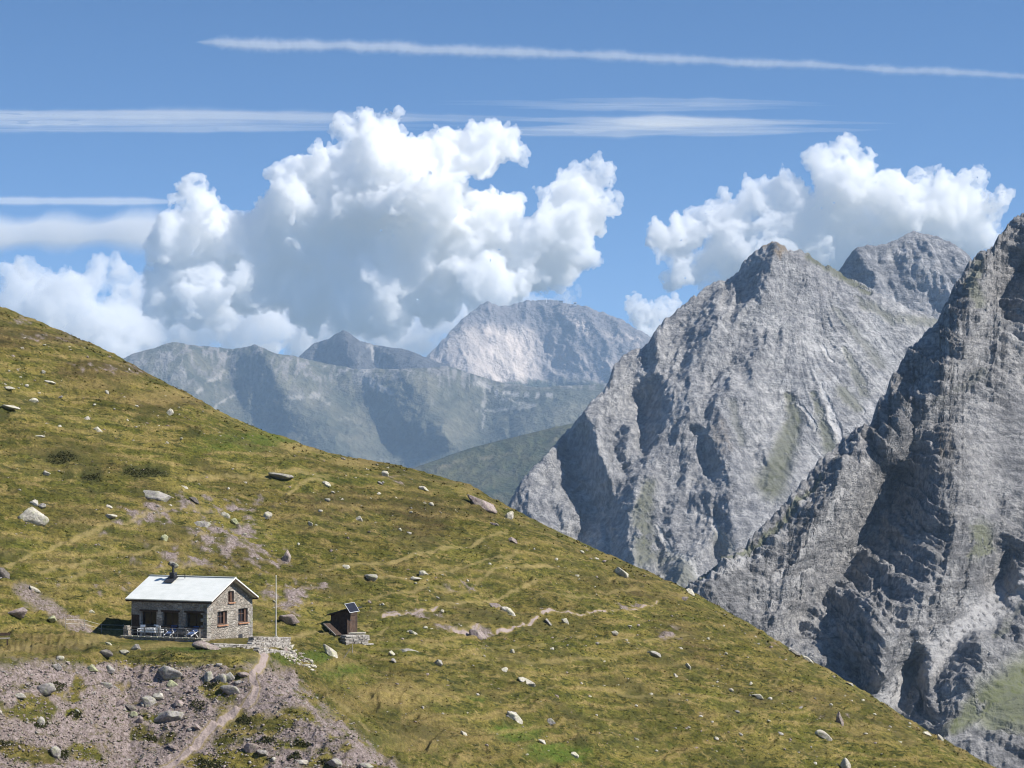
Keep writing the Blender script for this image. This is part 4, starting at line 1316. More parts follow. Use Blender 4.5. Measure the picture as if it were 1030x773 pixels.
rs = random.Random(5)
cnt = 0
SEEDS = [(9, 370), (14, 360), (18, 373), (22, 352), (27, 388), (5, 388), (60, 395), (85, 398), (95, 405), (115, 415), (108, 395), (128, 425), (148, 424), (143, 427), (160, 430), (168, 445), (182, 442), (60, 431), (47, 426), (137, 409), (125, 400),
         (345, 440), (25, 340), (45, 350), (70, 350), (88, 362), (110, 355), (130, 372), (390, 469), (384, 485), (398, 500), (413, 510), (427, 505), (434, 507), (402, 530), (411, 535), (371, 535), (383, 485), (340, 497), (335, 500), (315, 498), (329, 508), (344, 503),
         (381, 494), (230, 490), (247, 485), (322, 516), (318, 530), (350, 541), (300, 545), (333, 555), (493, 573), (537, 552), (560, 560), (585, 556), (600, 563), (607, 566), (580, 575), (600, 578), (470, 585), (440, 600), (432, 595), (445, 615), (385, 607), (372, 606),
         (375, 628), (402, 620), (434, 637), (428, 639), (424, 650), (405, 648), (487, 660), (555, 654), (593, 700), (585, 688), (570, 675), (600, 652), (634, 630), (630, 645), (642, 630), (712, 645), (728, 632), (684, 651), (730, 660), (721, 683), (735, 690), (755, 688), (775, 705),
         (795, 690), (742, 715), (705, 720), (716, 728), (690, 735), (655, 700), (640, 715), (620, 690), (600, 720), (640, 745), (660, 755), (700, 755), (720, 745), (745, 740), (773, 728), (785, 740), (795, 745), (803, 757), (789, 754), (820, 765), (870, 740), (880, 750), (868, 705), (880, 720), (895, 732), (905, 748), (915, 722),
         (760, 640), (775, 650), (790, 665), (838, 672), (850, 700), (836, 712), (820, 700), (805, 712), (490, 750), (470, 715), (480, 700), (450, 690), (430, 680), (445, 720), (425, 712), (400, 690), (500, 735), (530, 760), (560, 700), (608, 668)]
for x, y in SEEDS:
    small(x, y, rs.uniform(3.2, 5.8), 'PPPGK'[rs.randrange(5)], 'one of the small pale stones dotted over the open grass slope', 'small pale stones dotted over the open grass', cnt); cnt += 1
k = 0
while k < 95:
    x = rs.uniform(0, 400); y = rs.uniform(664, 773)
    lipv = np.interp(x, [0, 60, 130, 240, 262, 300, 330, 420], [664, 664, 670, 672, 668, 678, 705, 775])
    if y < lipv: continue
    d, _ = seg_dist(np.array(x), np.array(y), PATHS[0][0])
    if d < 8: continue
    small(x, y, rs.uniform(3.0, 6.5) * (1.0 if 100 < x < 240 else .8), 'KKGGP'[rs.randrange(5)], 'one of the loose fist to bucket sized stones lying on the pinkish scree bank', 'loose stones on the scree bank', 4000 + k); k += 1


def scatter(name, n, region, size, mats, seed, label, keep):
    """thousands of little stones as one object"""
    rg = np.random.default_rng(seed)
    x = rg.uniform(region[0], region[2], n); y = rg.uniform(region[1], region[3], n)
    ok = keep(x, y, rg)
    x, y = x[ok], y[ok]; n = len(x)
    P = hill_P(x, y)
    m = P[:, 1] / F
    base, f = stone_co(77, 1, 7)
    s = (size[0] + (size[1] - size[0]) * rg.random(n) ** 2.5) * m * 0.5
    ang = rg.uniform(0, 6.28, n)
    bx = base[None] * (1 + 0.45 * rg.normal(size=(n, len(base), 1)) * 0.5) * s[:, None, None] * np.stack([rg.uniform(.8, 1.4, n), rg.uniform(.7, 1.1, n), rg.uniform(.5, .9, n)], -1)[:, None]
    ca, sa = np.cos(ang)[:, None], np.sin(ang)[:, None]
    rx = bx[..., 0] * ca - bx[..., 1] * sa; ry = bx[..., 0] * sa + bx[..., 1] * ca
    co = np.stack([rx, ry, bx[..., 2]], -1) + P[:, None, :] + np.array([0, 0, 0.02])
    tr = (f[None] + (np.arange(n) * len(base))[:, None, None]).reshape(-1, 3)
    me = mesh_np(name, co, tris=tr)
    for m_ in mats: me.materials.append(m_)
    idx = np.repeat(rg.integers(0, len(mats), n), len(f))
    me.polygons.foreach_set('material_index', idx.astype(np.int32))
    o = put(name, me, mats)
    return tag(o, label, 'gravel', kind='stuff')


def keep_bank(x, y, rg):
    lipv = np.interp(x, [0, 60, 130, 240, 262, 300, 330, 430], [664, 664, 670, 672, 668, 678, 705, 782])
    d, _ = seg_dist(x, y, PATHS[0][0])
    n = perlin(np.stack([x / 24, y / 12, 0 * x], -1))
    return (y > lipv + 4 * n) & (d > 6.0) & (n + 0.35 * rg.random(len(x)) > -0.2)


scatter('gravel', 14000, (-30, 655, 440, 800), (0.7, 3.0), [M_PINK, M_PINK, M_PINK, M_GREY, M_PINK, M_DARK], 3, 'pinkish rubble covering the scree bank below the hut', keep_bank)


def keep_patch(x, y, rg):
    return (y > hsil(x) + 4) & (bigs(x, y, SC_ELL) + 0.12 * perlin(np.stack([x / 14, y / 7, 0 * x], -1)) > 0.25 + 0.5 * rg.random(len(x)))


scatter('gravel', 7000, (0, 318, 900, 740), (0.8, 3.2), [M_PINK, M_GREY, M_PALE], 4, 'pinkish rubble in the bare patches of the grass slope', keep_patch)


def keep_all(x, y, rg):
    n = perlin(np.stack([x / 50, y / 22, 0 * x + 4], -1))
    return (y > hsil(x) + 3) & (rg.random(len(x)) < 0.12 + 0.9 * np.clip(n, 0, 1)) & ~((y > 650) & (x < 300 + (y - 690) * 1.4)) & ~((y > 590) & (x < 262))


scatter('gravel', 11000, (0, 312, 1000, 773), (0.7, 2.9), [M_PALE, M_PINK, M_GREY], 6, 'pale stone chips sprinkled through the grass', keep_all)


# ------------------------------------------------------------------ tussocks and low shrubs
def tufts(name, n, region, size, mat, seed, label, keep, cat, blades=7, kind='stuff'):
    rg = np.random.default_rng(seed)
    x = rg.uniform(region[0], region[2], n); y = rg.uniform(region[1], region[3], n)
    ok = keep(x, y, rg)
    x, y = x[ok], y[ok]; n = len(x)
    P = hill_P(x, y)
    m = P[:, 1] / F
    s = rg.uniform(size[0], size[1], n) * m
    a = rg.uniform(0, 6.28, (n, blades)); r = rg.uniform(0, .55, (n, blades))
    root = np.stack([np.cos(a) * r, np.sin(a) * r, 0 * a - .1], -1)
    lean = np.stack([np.cos(a) * .7 * rg.uniform(.3, 1, (n, blades)), np.sin(a) * .7 * rg.uniform(.3, 1, (n, blades)), rg.uniform(.35, .8, (n, blades))], -1)
    side = np.stack([-np.sin(a), np.cos(a), 0 * a], -1) * 0.20
    tri = np.stack([root - side, root + side, root + lean], 2) * s[:, None, None, None] + P[:, None, None, :]
    co = tri.reshape(-1, 3)
    me = mesh_np(name, co, tris=np.arange(len(co)).reshape(-1, 3))
    if mat is M_TURF:
        for nm, arr in hill_masks(P, x, y).items():
            attr(me, nm, np.repeat(arr * (0 if nm in ('path', 'scree') else 1), blades * 3))
    o = put(name, me, mat)
    return tag(o, label, cat, kind=kind)


def leaf_mat(name, c1, c2, c3, sc=0.9):
    t = NT(name)
    p = t.pos()
    a = t.noise(p, sc, 4, 0.6); b = t.noise(p, sc * 6, 3, 0.6)
    col = t.mix(t.rng(a, .38, .62), c1, c2)
    col = t.mix(t.rng(b, .5, .68), col, c3)
    return t.surf(col, 0.9, spec=0.1)


M_TUFT = leaf_mat('dry_tuft', (0.095, 0.095, 0.026), (0.17, 0.145, 0.045), (0.32, 0.25, 0.10))
M_GTUFT = leaf_mat('green_tuft', (0.05, 0.07, 0.016), (0.09, 0.11, 0.025), (0.15, 0.15, 0.05))
M_SHRUB = leaf_mat('shrub_leaf', (0.035, 0.042, 0.014), (0.06, 0.062, 0.024), (0.10, 0.085, 0.04), 2.0)


def keep_turf(x, y, rg):
    bank_ = (y > np.interp(x, [0, 60, 130, 240, 262, 300, 330, 430], [664, 664, 670, 672, 668, 678, 705, 782])) & (x < 300 + (y - 690) * 1.45)
    hut_ = (x > 122) & (x < 262) & (y > 588) & (y < 652)
    d, _ = seg_dist(x, y, PATHS[0][0])
    sc_ = bigs(x, y, SC_ELL)
    for pts, wdt, st in PATHS[1:]:
        d = np.minimum(d, seg_dist(x, y, pts)[0] + 5 - wdt * 1.3)
    return (y > hsil(x) + 0.3) & ~bank_ & ~hut_ & (d > 5) & (sc_ < 0.3 + .3 * rg.random(len(x)))


tufts('grass', 26000, (-20, 300, 1030, 800), (1.6, 3.6), M_TURF, 29, 'taller tussocks along the crest of the slope',
      lambda x, y, rg: (y > hsil(x) + 0.3) & (y < hsil(x) + 9), 'grass')
tufts('grass', 15000, (-20, 300, 1030, 800), (1.2, 2.6), M_TURF, 21, 'dry alpine grass tussocks over the whole slope', keep_turf, 'grass')
tufts('grass', 2200, (-20, 300, 1030, 800), (1.3, 3.0), M_GTUFT, 22, 'greener grass tufts over the slope',
      lambda x, y, rg: keep_turf(x, y, rg) & (perlin(np.stack([x / 30, y / 11, 0 * x + 2], -1)) > -0.05), 'grass')
tufts('grass', 26000, (-20, 300, 1030, 800), (1.6, 3.6), M_TURF, 29, 'taller tussocks along the crest of the slope',
      lambda x, y, rg: (y > hsil(x) + 0.3) & (y < hsil(x) + 9), 'grass')
tufts('grass', 2600, (-20, 655, 440, 800), (1.6, 4.2), M_GTUFT, 23, 'green tufts between the stones of the scree bank',
      lambda x, y, rg: (y > 660) & (fbm(np.stack([x / 30, y / 12, 0 * x + 2], -1), 3) > 0.12) & (seg_dist(x, y, PATHS[0][0])[0] > 7) & (x < 320 + (y - 690) * 1.5), 'grass')
SHRUBS = [(62, 461, 17, 6, 'left oval juniper patch on the upper meadow'), (147, 474, 24, 8, 'widest dark juniper patch on the upper meadow'), (92, 481, 12, 6, 'round dark juniper patch between the oval and the widest one'),
          (58, 688, 10, 6, 'dark bush on top of the split boulder of the left scree'), (5, 751, 11, 5, 'dark bush cut by the left edge low on the scree'), (40, 727, 9, 5, 'green bush around the grey stone of the left scree'),
          (64, 758, 6, 5, 'small dark bush right of the round boulder at the bottom left'), (213, 692, 10, 6, 'green bush under the row of three blocks'), (75, 719, 8, 5, 'low green bush in the middle of the left scree'),
          (296, 757, 8, 6, 'round green bush near the bottom edge right of the footpath'), (213, 765, 18, 7, 'wide green bush at the bottom edge beside the footpath'), (198, 712, 9, 7, 'green bush right of the big rounded mossy boulder'),
          (153, 741, 6, 4, 'small olive bush below the big rounded mossy boulder'), (327, 764, 9, 5, 'green bush between the bottom boulders'), (270, 742, 9, 4, 'dark low bush above the low grey boulder'),
          (306, 746, 8, 3, 'dark low bush right of the scree centre'), (245, 722, 9, 4, 'olive bush beside the footpath bend')]
for i, (x, y, w, h, lab) in enumerate(SHRUBS):
    rg = np.random.default_rng(400 + i)
    P0 = hill_P(np.array(x), np.array(y + h * .4)); m = P0[1] / F
    n = 420 if w < 15 else 900
    v = rg.normal(size=(n, 3)); v /= np.linalg.norm(v, axis=1)[:, None]
    v *= (rg.random(n) ** 0.4)[:, None]
    v[:, 2] = np.abs(v[:, 2])
    xx = x + v[:, 0] * w; 
    c = hill_P(xx, np.full(n, y + h * .3) - v[:, 1] * h * .7)
    c[:, 2] += v[:, 2] * h * m * (.35 if y < 600 else .75) * (0.7 + 0.5 * perlin(np.stack([xx / 5, v[:, 1] * 2, 0 * xx], -1)))
    s = rg.uniform(.9, 1.9, n)[:, None] * m
    a = rg.normal(size=(n, 3)); a /= np.linalg.norm(a, axis=1)[:, None]
    b = np.cross(a, rg.normal(size=(n, 3))); b /= np.linalg.norm(b, axis=1)[:, None]
    co = np.stack([c - a * s * .5, c + b * s * .45, c + a * s * .5, c - b * s * .45], 1) - P0
    o = put('juniper_shrub', mesh_np('juniper_shrub', co.reshape(-1, 3), quads=np.arange(n * 4).reshape(-1, 4)), M_SHRUB)
    o.location = P0
    tag(o, lab, 'shrub', 'low dark shrubs on the mountainside')
# ------------------------------------------------------------------ building helpers
def boxes(name, items, mat, parent=None, bevel=0.0):
    """items: (cx, cy, cz, sx, sy, sz[, rz[, rx[, ry]]]) joined into one mesh"""
    bm = bmesh.new()
    for it in items:
        cx, cy_, cz, sx, sy, sz = it[:6]
        rz = it[6] if len(it) > 6 else 0; rx = it[7] if len(it) > 7 else 0; ry = it[8] if len(it) > 8 else 0
        M = Matrix.Translation((cx, cy_, cz)) @ Matrix.Rotation(rz, 4, 'Z') @ Matrix.Rotation(ry, 4, 'Y') @ Matrix.Rotation(rx, 4, 'X') @ Matrix.Diagonal((sx, sy, sz, 1))
        bmesh.ops.create_cube(bm, size=1, matrix=M)
    if bevel:
        bmesh.ops.bevel(bm, geom=bm.edges[:], offset=bevel, segments=1, affect='EDGES')
    me = bpy.data.meshes.new(name); bm.to_mesh(me); bm.free()
    return put(name, me, mat, parent)


def tubes(name, segs, mat, parent=None, n=8):
    bm = bmesh.new()
    for a, b, r0, r1 in segs:
        a = Vector(a); b = Vector(b); d = b - a
        M = Matrix.Translation((a + b) / 2) @ d.to_track_quat('Z', 'Y').to_matrix().to_4x4()
        bmesh.ops.create_cone(bm, cap_ends=True, segments=n, radius1=r0, radius2=r1, depth=d.length, matrix=M)
    me = bpy.data.meshes.new(name); bm.to_mesh(me); bm.free()
    return put(name, me, mat, parent)


def plain(name, c, rough=0.7, metal=0.0, var=0.12, sc=3.0, spec=0.3, bump=0.0):
    t = NT(name)
    p = t.pos()
    a = t.noise(p, sc, 5, 0.6)
    col = t.mix(t.rng(a, .35, .65), tuple(q * (1 - var) for q in c), tuple(min(1, q * (1 + var)) for q in c))
    nrm = t.bump(a, bump, 0.8) if bump else None
    return t.surf(col, rough, nrm, metal, spec)


def masonry():
    t = NT('rubble_masonry')
    p = t.pos(src='Object')
    pd = t.pos((1.0, 1.0, 1.7), src='Object')
    v = t.voro(pd, 2.6, out='Color')
    e = t.voro(pd, 2.6, 'DISTANCE_TO_EDGE')
    s = t.node('ShaderNodeSeparateColor'); t.link(v, s.inputs[0])
    n = t.noise(p, 7, 5, .7); n2 = t.noise(p, .8, 4, .6)
    col = t.mix(s.outputs[0], (0.22, 0.195, 0.165), (0.46, 0.42, 0.36))
    col = t.mix(t.math('MULTIPLY', s.outputs[1], .4), col, (0.36, 0.29, 0.23))
    col = t.mix(t.rng(n, .4, .62), t.mix(1.0, col, (.7, .7, .7), 'MULTIPLY'), t.mix(1.0, col, (1.15, 1.15, 1.15), 'MULTIPLY'))
    col = t.mix(t.rng(e, 0.0, .07, 1, 0), col, t.mix(t.rng(n2, .4, .6), (0.44, 0.41, 0.36), (0.20, 0.185, 0.16)))
    h = t.math('ADD', t.rng(e, 0, .12), t.math('MULTIPLY', n, .4))
    return t.surf(col, 0.95, t.bump(h, 0.06, 1.0), spec=0.1)


M_WALL = masonry()


def roof_mat():
    t = NT('pale_roof_sheet')
    p = t.pos(src='Object')
    w = t.node('ShaderNodeTexWave', wave_type='BANDS', bands_direction='X')
    w.inputs['Scale'].default_value = 0.5
    t.link(p, w.inputs['Vector'])
    n = t.noise(p, 1.2, 5, .6)
    n2 = t.noise(t.pos((4, .5, 1), src='Object'), 1.0, 5, .7)
    col = t.mix(t.rng(n, .35, .65), (0.66, 0.67, 0.62), (0.74, 0.745, 0.695))
    col = t.mix(t.math('MULTIPLY', t.rng(n2, .52, .7), .4), col, (0.50, 0.52, 0.46))
    return t.surf(col, 0.6, None, 0.0, 0.4)


M_ROOF = roof_mat()
M_DKWOOD = plain('dark_wood', (0.055, 0.035, 0.024), 0.85, var=.3, sc=6)
M_BRWOOD = plain('brown_wood', (0.10, 0.056, 0.037), 0.8, var=.25, sc=6)
M_SILL = plain('orange_sill', (0.36, 0.18, 0.10), 0.8, var=.15, sc=6)
M_GLASS = plain('dark_pane', (0.018, 0.016, 0.018), 0.12, var=.1, spec=.5)
M_METAL = plain('dark_metal', (0.05, 0.05, 0.052), 0.5, 0.3, sc=8)
M_GREYW = plain('weathered_wood', (0.30, 0.27, 0.235), 0.9, var=.25, sc=5)
M_WHITE = plain('white_plastic', (0.78, 0.78, 0.77), 0.5, var=.04)
M_BLUE = plain('blue_canvas', (0.06, 0.10, 0.22), 0.8, var=.15, sc=4)
M_POLE = plain('pale_pole', (0.58, 0.57, 0.54), 0.5, var=.08)
M_PANEL = plain('solar_glass', (0.016, 0.019, 0.032), 0.3, var=.2, sc=4, spec=.25)
M_FRAME = plain('aluminium_frame', (0.55, 0.56, 0.57), 0.4, 0.2)

# ------------------------------------------------------------------ the hut
AH = math.radians(26)
HD = 197.0
HC = Vector(W(208, 645, HD).tolist())          # foot of the near corner
# local axes: x runs along the long front towards the left, y runs into the hut along the gable
hut = empty('stone_hut', HC, 0)
hut.matrix_world = Matrix(((-math.cos(AH), math.sin(AH), 0, HC.x), (math.sin(AH), math.cos(AH), 0, HC.y), (0, 0, 1, HC.z), (0, 0, 0, 1)))
# a mirrored frame is avoided: x axis points left, y axis into the picture, z up gives a left handed set,
# so use a rotation whose x runs right along the gable and y along the front instead
hut.matrix_world = Matrix.Translation(HC) @ Matrix.Rotation(math.radians(90) - AH, 4, 'Z')
# now +X = along the gable, away from the viewer to the right; +Y = along the long front to the left
tag(hut, 'stone mountain hut with a pale sheet roof on the grassy terrace', 'hut')
LW, LL, HW = 7.0, 7.5, 3.15           # gable width, front length, wall height
RISE = 1.72
TH = 0.5


def wall_panel(bm, p0, ax, length, z0, top, holes, thick, nrm):
    """wall between z0 and top(s), with rectangular holes cut as real openings (columns and rows of blocks)"""
    us = sorted({0.0, length, *[h[0] for h in holes], *[h[1] for h in holes]})
    if callable(top):
        us = sorted(set(us) | {length / 2})
    for a, b in zip(us[:-1], us[1:]):
        hs = sorted([h for h in holes if h[0] <= a + 1e-6 and h[1] >= b - 1e-6], key=lambda h: h[2])
        zs = z0
        segs = []
        for h in hs:
            segs.append((zs, zs, h[2], h[2])); zs = h[3]
        ta, tb = (top(a), top(b)) if callable(top) else (top, top)
        segs.append((zs, zs, ta, tb))
        for (za, zb, zc, zd) in segs:
            q = []
            for d in (0, thick):
                for (u, z) in ((a, za), (b, zb), (b, zd), (a, zc)):
                    q.append(bm.verts.new(Vector(p0) + Vector(ax) * u + Vector(nrm) * d + Vector((0, 0, z))))
            for idx in ((0, 1, 2, 3), (7, 6, 5, 4), (0, 4, 5, 1), (1, 5, 6, 2), (2, 6, 7, 3), (3, 7, 4, 0)):
                bm.faces.new([q[i] for i in idx])


def gable_top(u):
    return HW + RISE * (1 - abs(u - LW / 2) / (LW / 2))


front_h = [(0.36, 2.08, 1.10, 2.28), (2.78, 4.38, 1.10, 2.28), (4.98, 6.52, 1.10, 2.28)]
gab_h = [(1.58, 3.04, 1.18, 2.32), (4.78, 6.26, 1.18, 2.38), (3.20, 4.10, 2.98, 3.92)]
bm = bmesh.new()
wall_panel(bm, (0, 0, 0), (0, 1, 0), LL, -1.0, HW, front_h, TH, (1, 0, 0))                  # long front (faces the viewer)
wall_panel(bm, (TH, 0, 0), (1, 0, 0), LW - 2 * TH, -1.6, lambda u: gable_top(u + TH), [(h[0] - TH, h[1] - TH, h[2], h[3]) for h in gab_h], TH, (0, 1, 0))
wall_panel(bm, (TH, LL - TH, 0), (1, 0, 0), LW - 2 * TH, -1.0, lambda u: gable_top(u + TH), [], TH, (0, 1, 0))
wall_panel(bm, (LW - TH, 0, 0), (0, 1, 0), LL, -1.6, HW, [], TH, (1, 0, 0))
bmesh.ops.recalc_face_normals(bm, faces=bm.faces[:])
me = bpy.data.meshes.new('wall'); bm.to_mesh(me); bm.free()
put('wall', me, M_WALL, hut)
# dark inside so that the openings read as rooms
boxes('ceiling', [(LW / 2, LL / 2, HW - 0.03, LW - 1.1, LL - 1.1, 0.05)], M_DKWOOD, hut)

# corner stones (quoins), larger and paler
q = []
for k in range(11):
    l = 0.62 if k % 2 else 0.38
    q.append((l / 2 - 0.02, -0.015 + 0.19, 0.15 + k * 0.29 - .2, l, 0.42, 0.26))
    q.append((0.19 - .02, (1.0 - l) / 2 - 0.01, 0.15 + k * 0.29 - .2, 0.38, 1.0 - l, 0.262))
    q.append((LW - l / 2 + 0.02, 0.19 - 0.015, 0.15 + k * 0.29 - .8, l, 0.42, 0.26))
boxes('corner_stones', q, M_GREY, hut, 0.02)

# roof: two thick slopes
OV, OG = 0.12, 0.55
half = LW / 2
ang = math.atan2(RISE, half)
for sgn, nm in ((-1, 'front'), (1, 'rear')):
    ln = (half + OV) / math.cos(ang)
    cx = half + sgn * (half + OV) / 2
    cz = HW + RISE - (half + OV) / 2 * math.tan(ang) + 0.16
    o = boxes('roof_slope', [(cx, LL / 2, cz, ln, LL + 2 * OG, 0.10, 0, 0, sgn * ang)], M_ROOF, hut)
    if nm == 'rear': tag(o, 'rear slope of the pale roof')
    # fascia and rafters under the sheet
    boxes('fascia', [(cx, y_, cz - 0.11, ln - 0.06, 0.05, 0.12, 0, 0, sgn * ang) for y_ in (-OG + 0.03, LL + OG - 0.03)] +
          [(half + sgn * (half + OV - 0.03), LL / 2, HW + RISE - (half + OV) * math.tan(ang) + 0.04, 0.05, LL + 2 * OG - 0.12, 0.13)], M_DKWOOD, hut)
    ribs = [(cx, -OG + 0.02 + k * (LL + 2 * OG - .04) / 10, cz + 0.052, ln - 0.02, 0.03, 0.02, 0, 0, sgn * ang) for k in range(11)]
boxes('ridge_cap', [(half, LL / 2, HW + RISE + 0.225, 0.34, LL + 2 * OG + 0.02, 0.035)], M_ROOF, hut)

# windows
for a, b, z0, z1 in front_h:
    cy_ = (a + b) / 2; cz = (z0 + z1) / 2; w = b - a; h = z1 - z0
    wd = boxes('window', [(0.30, a + .04, cz, .08, .08, h), (0.30, b - .04, cz, .08, .08, h), (0.30, cy_, z1 - .04, .08, w - .16, .08), (0.30, cy_, z0 + .04, .08, w - .16, .08), (0.30, cy_, cz, .06, .06, h - .16)], M_DKWOOD, hut)
    boxes('pane', [(0.31, cy_, cz, .02, w - .17, h - .17)], M_GLASS, wd)
    boxes('sill', [(0.02, cy_, z0 - .04, .34, w + .1, .08)], M_DKWOOD, wd)
    boxes('lintel', [(0.035, cy_, z1 + .07, .12, w + .3, .14)], M_DKWOOD, wd)
for i, (a, b, z0, z1) in enumerate(gab_h):
    cx = (a + b) / 2; cz = (z0 + z1) / 2; w = b - a; h = z1 - z0
    wd = boxes('window', [(a + .05, .24, cz, .10, .08, h), (b - .05, .24, cz, .10, .08, h), (cx, .24, z1 - .05, w - .2, .08, .10), (cx, .24, z0 + .05, w - .2, .08, .10), (cx, .24, cz, .07, .06, h - .2), (cx, .24, cz + h * .12, w - .2, .05, .05)], M_BRWOOD, hut)
    boxes('pane', [(cx, .255, cz, w - .21, .02, h - .21)], M_GLASS, wd)
    boxes('sill', [(cx, -.02, z0 - .055, w + .10, .26, .09)], M_SILL, wd)
    boxes('shutter', [(b - 0.22, .17, cz, .28, .04, h - .12)], M_BRWOOD, wd)
# small opening low in the gable wall
boxes('cellar_hatch', [(5.1, -0.02, -0.25, 0.55, 0.05, 0.95)], M_METAL, hut)

# chimney
ch = boxes('chimney', [(3.05, 5.4, HW + RISE + 0.25, 0.48, 0.48, 0.55)], M_METAL, hut, 0.02)
tubes('flue', [((3.05, 5.4, HW + RISE + .5), (3.05, 5.4, HW + RISE + 1.12), .10, .10)], M_METAL, ch, 12)
tubes('flue_cap', [((3.05, 5.4, HW + RISE + 1.12), (3.05, 5.4, HW + RISE + 1.18), .24, .24), ((3.05, 5.4, HW + RISE + 1.18), (3.05, 5.4, HW + RISE + 1.32), .24, .05)], M_METAL, ch, 12)
boxes('flashing', [(2.75, 5.4, HW + RISE - .02, 1.1, .95, .03, 0, 0, -ang)], M_METAL, ch)
boxes('roof_bracket', [(2.95, 4.6, HW + RISE + .35, .05, 1.0, .05), (2.95, 4.15, HW + RISE + .22, .05, .05, .35)], M_METAL, hut)
# door at the far left of the front, in the shade of the eaves
dr = boxes('door', [(-0.02, 7.05, 1.0, .05, .72, 1.95)], M_DKWOOD, hut)
boxes('handle', [(-0.06, 6.78, 1.0, .05, .12, .03)], M_METAL, dr)


def hutw(x, y, z=0.0):
    return hut.matrix_world @ Vector((x, y, z))


RZH = math.radians(90) - AH
# ------------------------------------------------------------------ terrace in front of the hut
ter = empty('stone_terrace', HC, RZH)
tag(ter, 'low stone terrace along the shaded front of the hut', 'terrace')
boxes('paving', [(-0.70, 3.7, -0.35, 1.4, 8.0, 1.16)], M_WALL, ter, 0.02)
boxes('edge_stones', [(-1.34, -0.15 + k * 0.62, 0.27, 0.22, 0.56, 0.11 + 0.03 * (k % 3)) for k in range(13)], M_PALE, ter, 0.02)
boxes('end_pier', [(-1.0, 7.2, 0.55, 0.6, 0.5, 0.8), (-1.0, 7.22, 1.02, 0.45, 0.4, 0.18), (-0.5, 7.3, 0.45, 0.6, 0.4, 0.55)], M_WALL, ter, 0.05)

rail = empty('timber_railing', hutw(-1.22, 0, 0.23), RZH)
tag(rail, 'grey timber railing along the hut terrace', 'railing')
for k in range(6):
    boxes('post', [(0, -0.1 + k * 1.35, 0.42, .07, .07, .84)], M_GREYW, rail)
for z in (0.38, 0.60, 0.80):
    boxes('rail', [(0.01, 3.3, z, .05, 6.9, .04)], M_GREYW, rail)


def chair(loc, rz, mat, lab, grp):
    t_ = empty('garden_chair', loc, rz)
    tag(t_, lab, 'chair', grp)
    boxes('seat', [(0, 0, .43, .46, .46, .04)], mat, t_)
    boxes('backrest', [(0, .23, .70, .46, .04, .52, 0, -.18)], mat, t_)
    for sx in (-.2, .2):
        for sy in (-.19, .19):
            boxes('leg', [(sx, sy, .21, .04, .04, .42)], mat, t_)
    for sx in (-.23, .23):
        boxes('armrest', [(sx, .02, .63, .05, .44, .03), (sx, -.17, .53, .04, .04, .2)], mat, t_)
    return t_


def table(loc, rz, top, lab, w=1.3, d=.75):
    t_ = empty('garden_table', loc, rz)
    tag(t_, lab, 'table')
    boxes('tabletop', [(0, 0, .73, w, d, .05)], top, t_)
    for sx in (-w / 2 + .1, w / 2 - .1):
        for sy in (-d / 2 + .08, d / 2 - .08):
            boxes('leg', [(sx, sy, .35, .05, .05, .70)], M_GREYW, t_)


table(hutw(-0.80, 5.0, 0.23), RZH + 1.57, M_WHITE, 'white clothed table among the white chairs at the left of the terrace', 1.2, .6)
chair(hutw(-0.75, 6.0, 0.23), RZH + 1.57 + 3.14, M_WHITE, 'white garden chair at the left end of the white table', 'white chairs at the terrace table')
chair(hutw(-0.26, 5.0, 0.23), RZH - 1.57, M_WHITE, 'white garden chair between the white table and the hut wall', 'white chairs at the terrace table')
chair(hutw(-0.75, 4.1, 0.23), RZH + 1.57, M_WHITE, 'white garden chair at the right end of the white table', 'white chairs at the terrace table')


bm = bmesh.new()
bmesh.ops.create_grid(bm, x_segments=24, y_segments=14, size=.5)
for v in bm.verts:
    x_, y_ = v.co.x * 2.1, v.co.y * 1.5
    ex = max(0, abs(x_) - .63); ey = max(0, abs(y_) - .34)
    d_ = max(ex, ey)
    fold = .03 * math.sin(x_ * 21) * math.cos(y_ * 17)
    v.co.x = math.copysign(min(abs(x_), .63) + ex * .16 + (fold if ex else 0), x_)
    v.co.y = math.copysign(min(abs(y_), .34) + ey * .16 + (fold if ey else 0), y_)
    v.co.z = .775 - d_ * 1.0 + .006 * math.sin(x_ * 9)
bmesh.ops.solidify(bm, geom=bm.faces[:], thickness=.008)
me = bpy.data.meshes.new('tablecloth'); bm.to_mesh(me); bm.free()
tc_ = put('tablecloth', me, M_WHITE)
tc_.location = hutw(-0.80, 5.0, 0.23); tc_.rotation_euler = (0, 0, RZH + 1.57)
tag(tc_, 'white cloth hanging over the garden table at the left of the terrace', 'tablecloth')


def deck(loc, rz, lab):
    t_ = empty('deck_chair', loc, rz)
    tag(t_, lab, 'deck chair', 'blue deck chairs on the hut terrace')
    boxes('sling', [(0, .1, .42, .55, .75, .03, 0, .32), (0, .62, .74, .55, .5, .03, 0, .9)], M_BLUE, t_)
    boxes('frame', [(-.3, .1, .40, .04, 1.2, .04, 0, .32), (.3, .1, .40, .04, 1.2, .04, 0, .32), (-.3, .25, .35, .04, .9, .04, 0, -.75), (.3, .25, .35, .04, .9, .04, 0, -.75)], M_WHITE, t_)


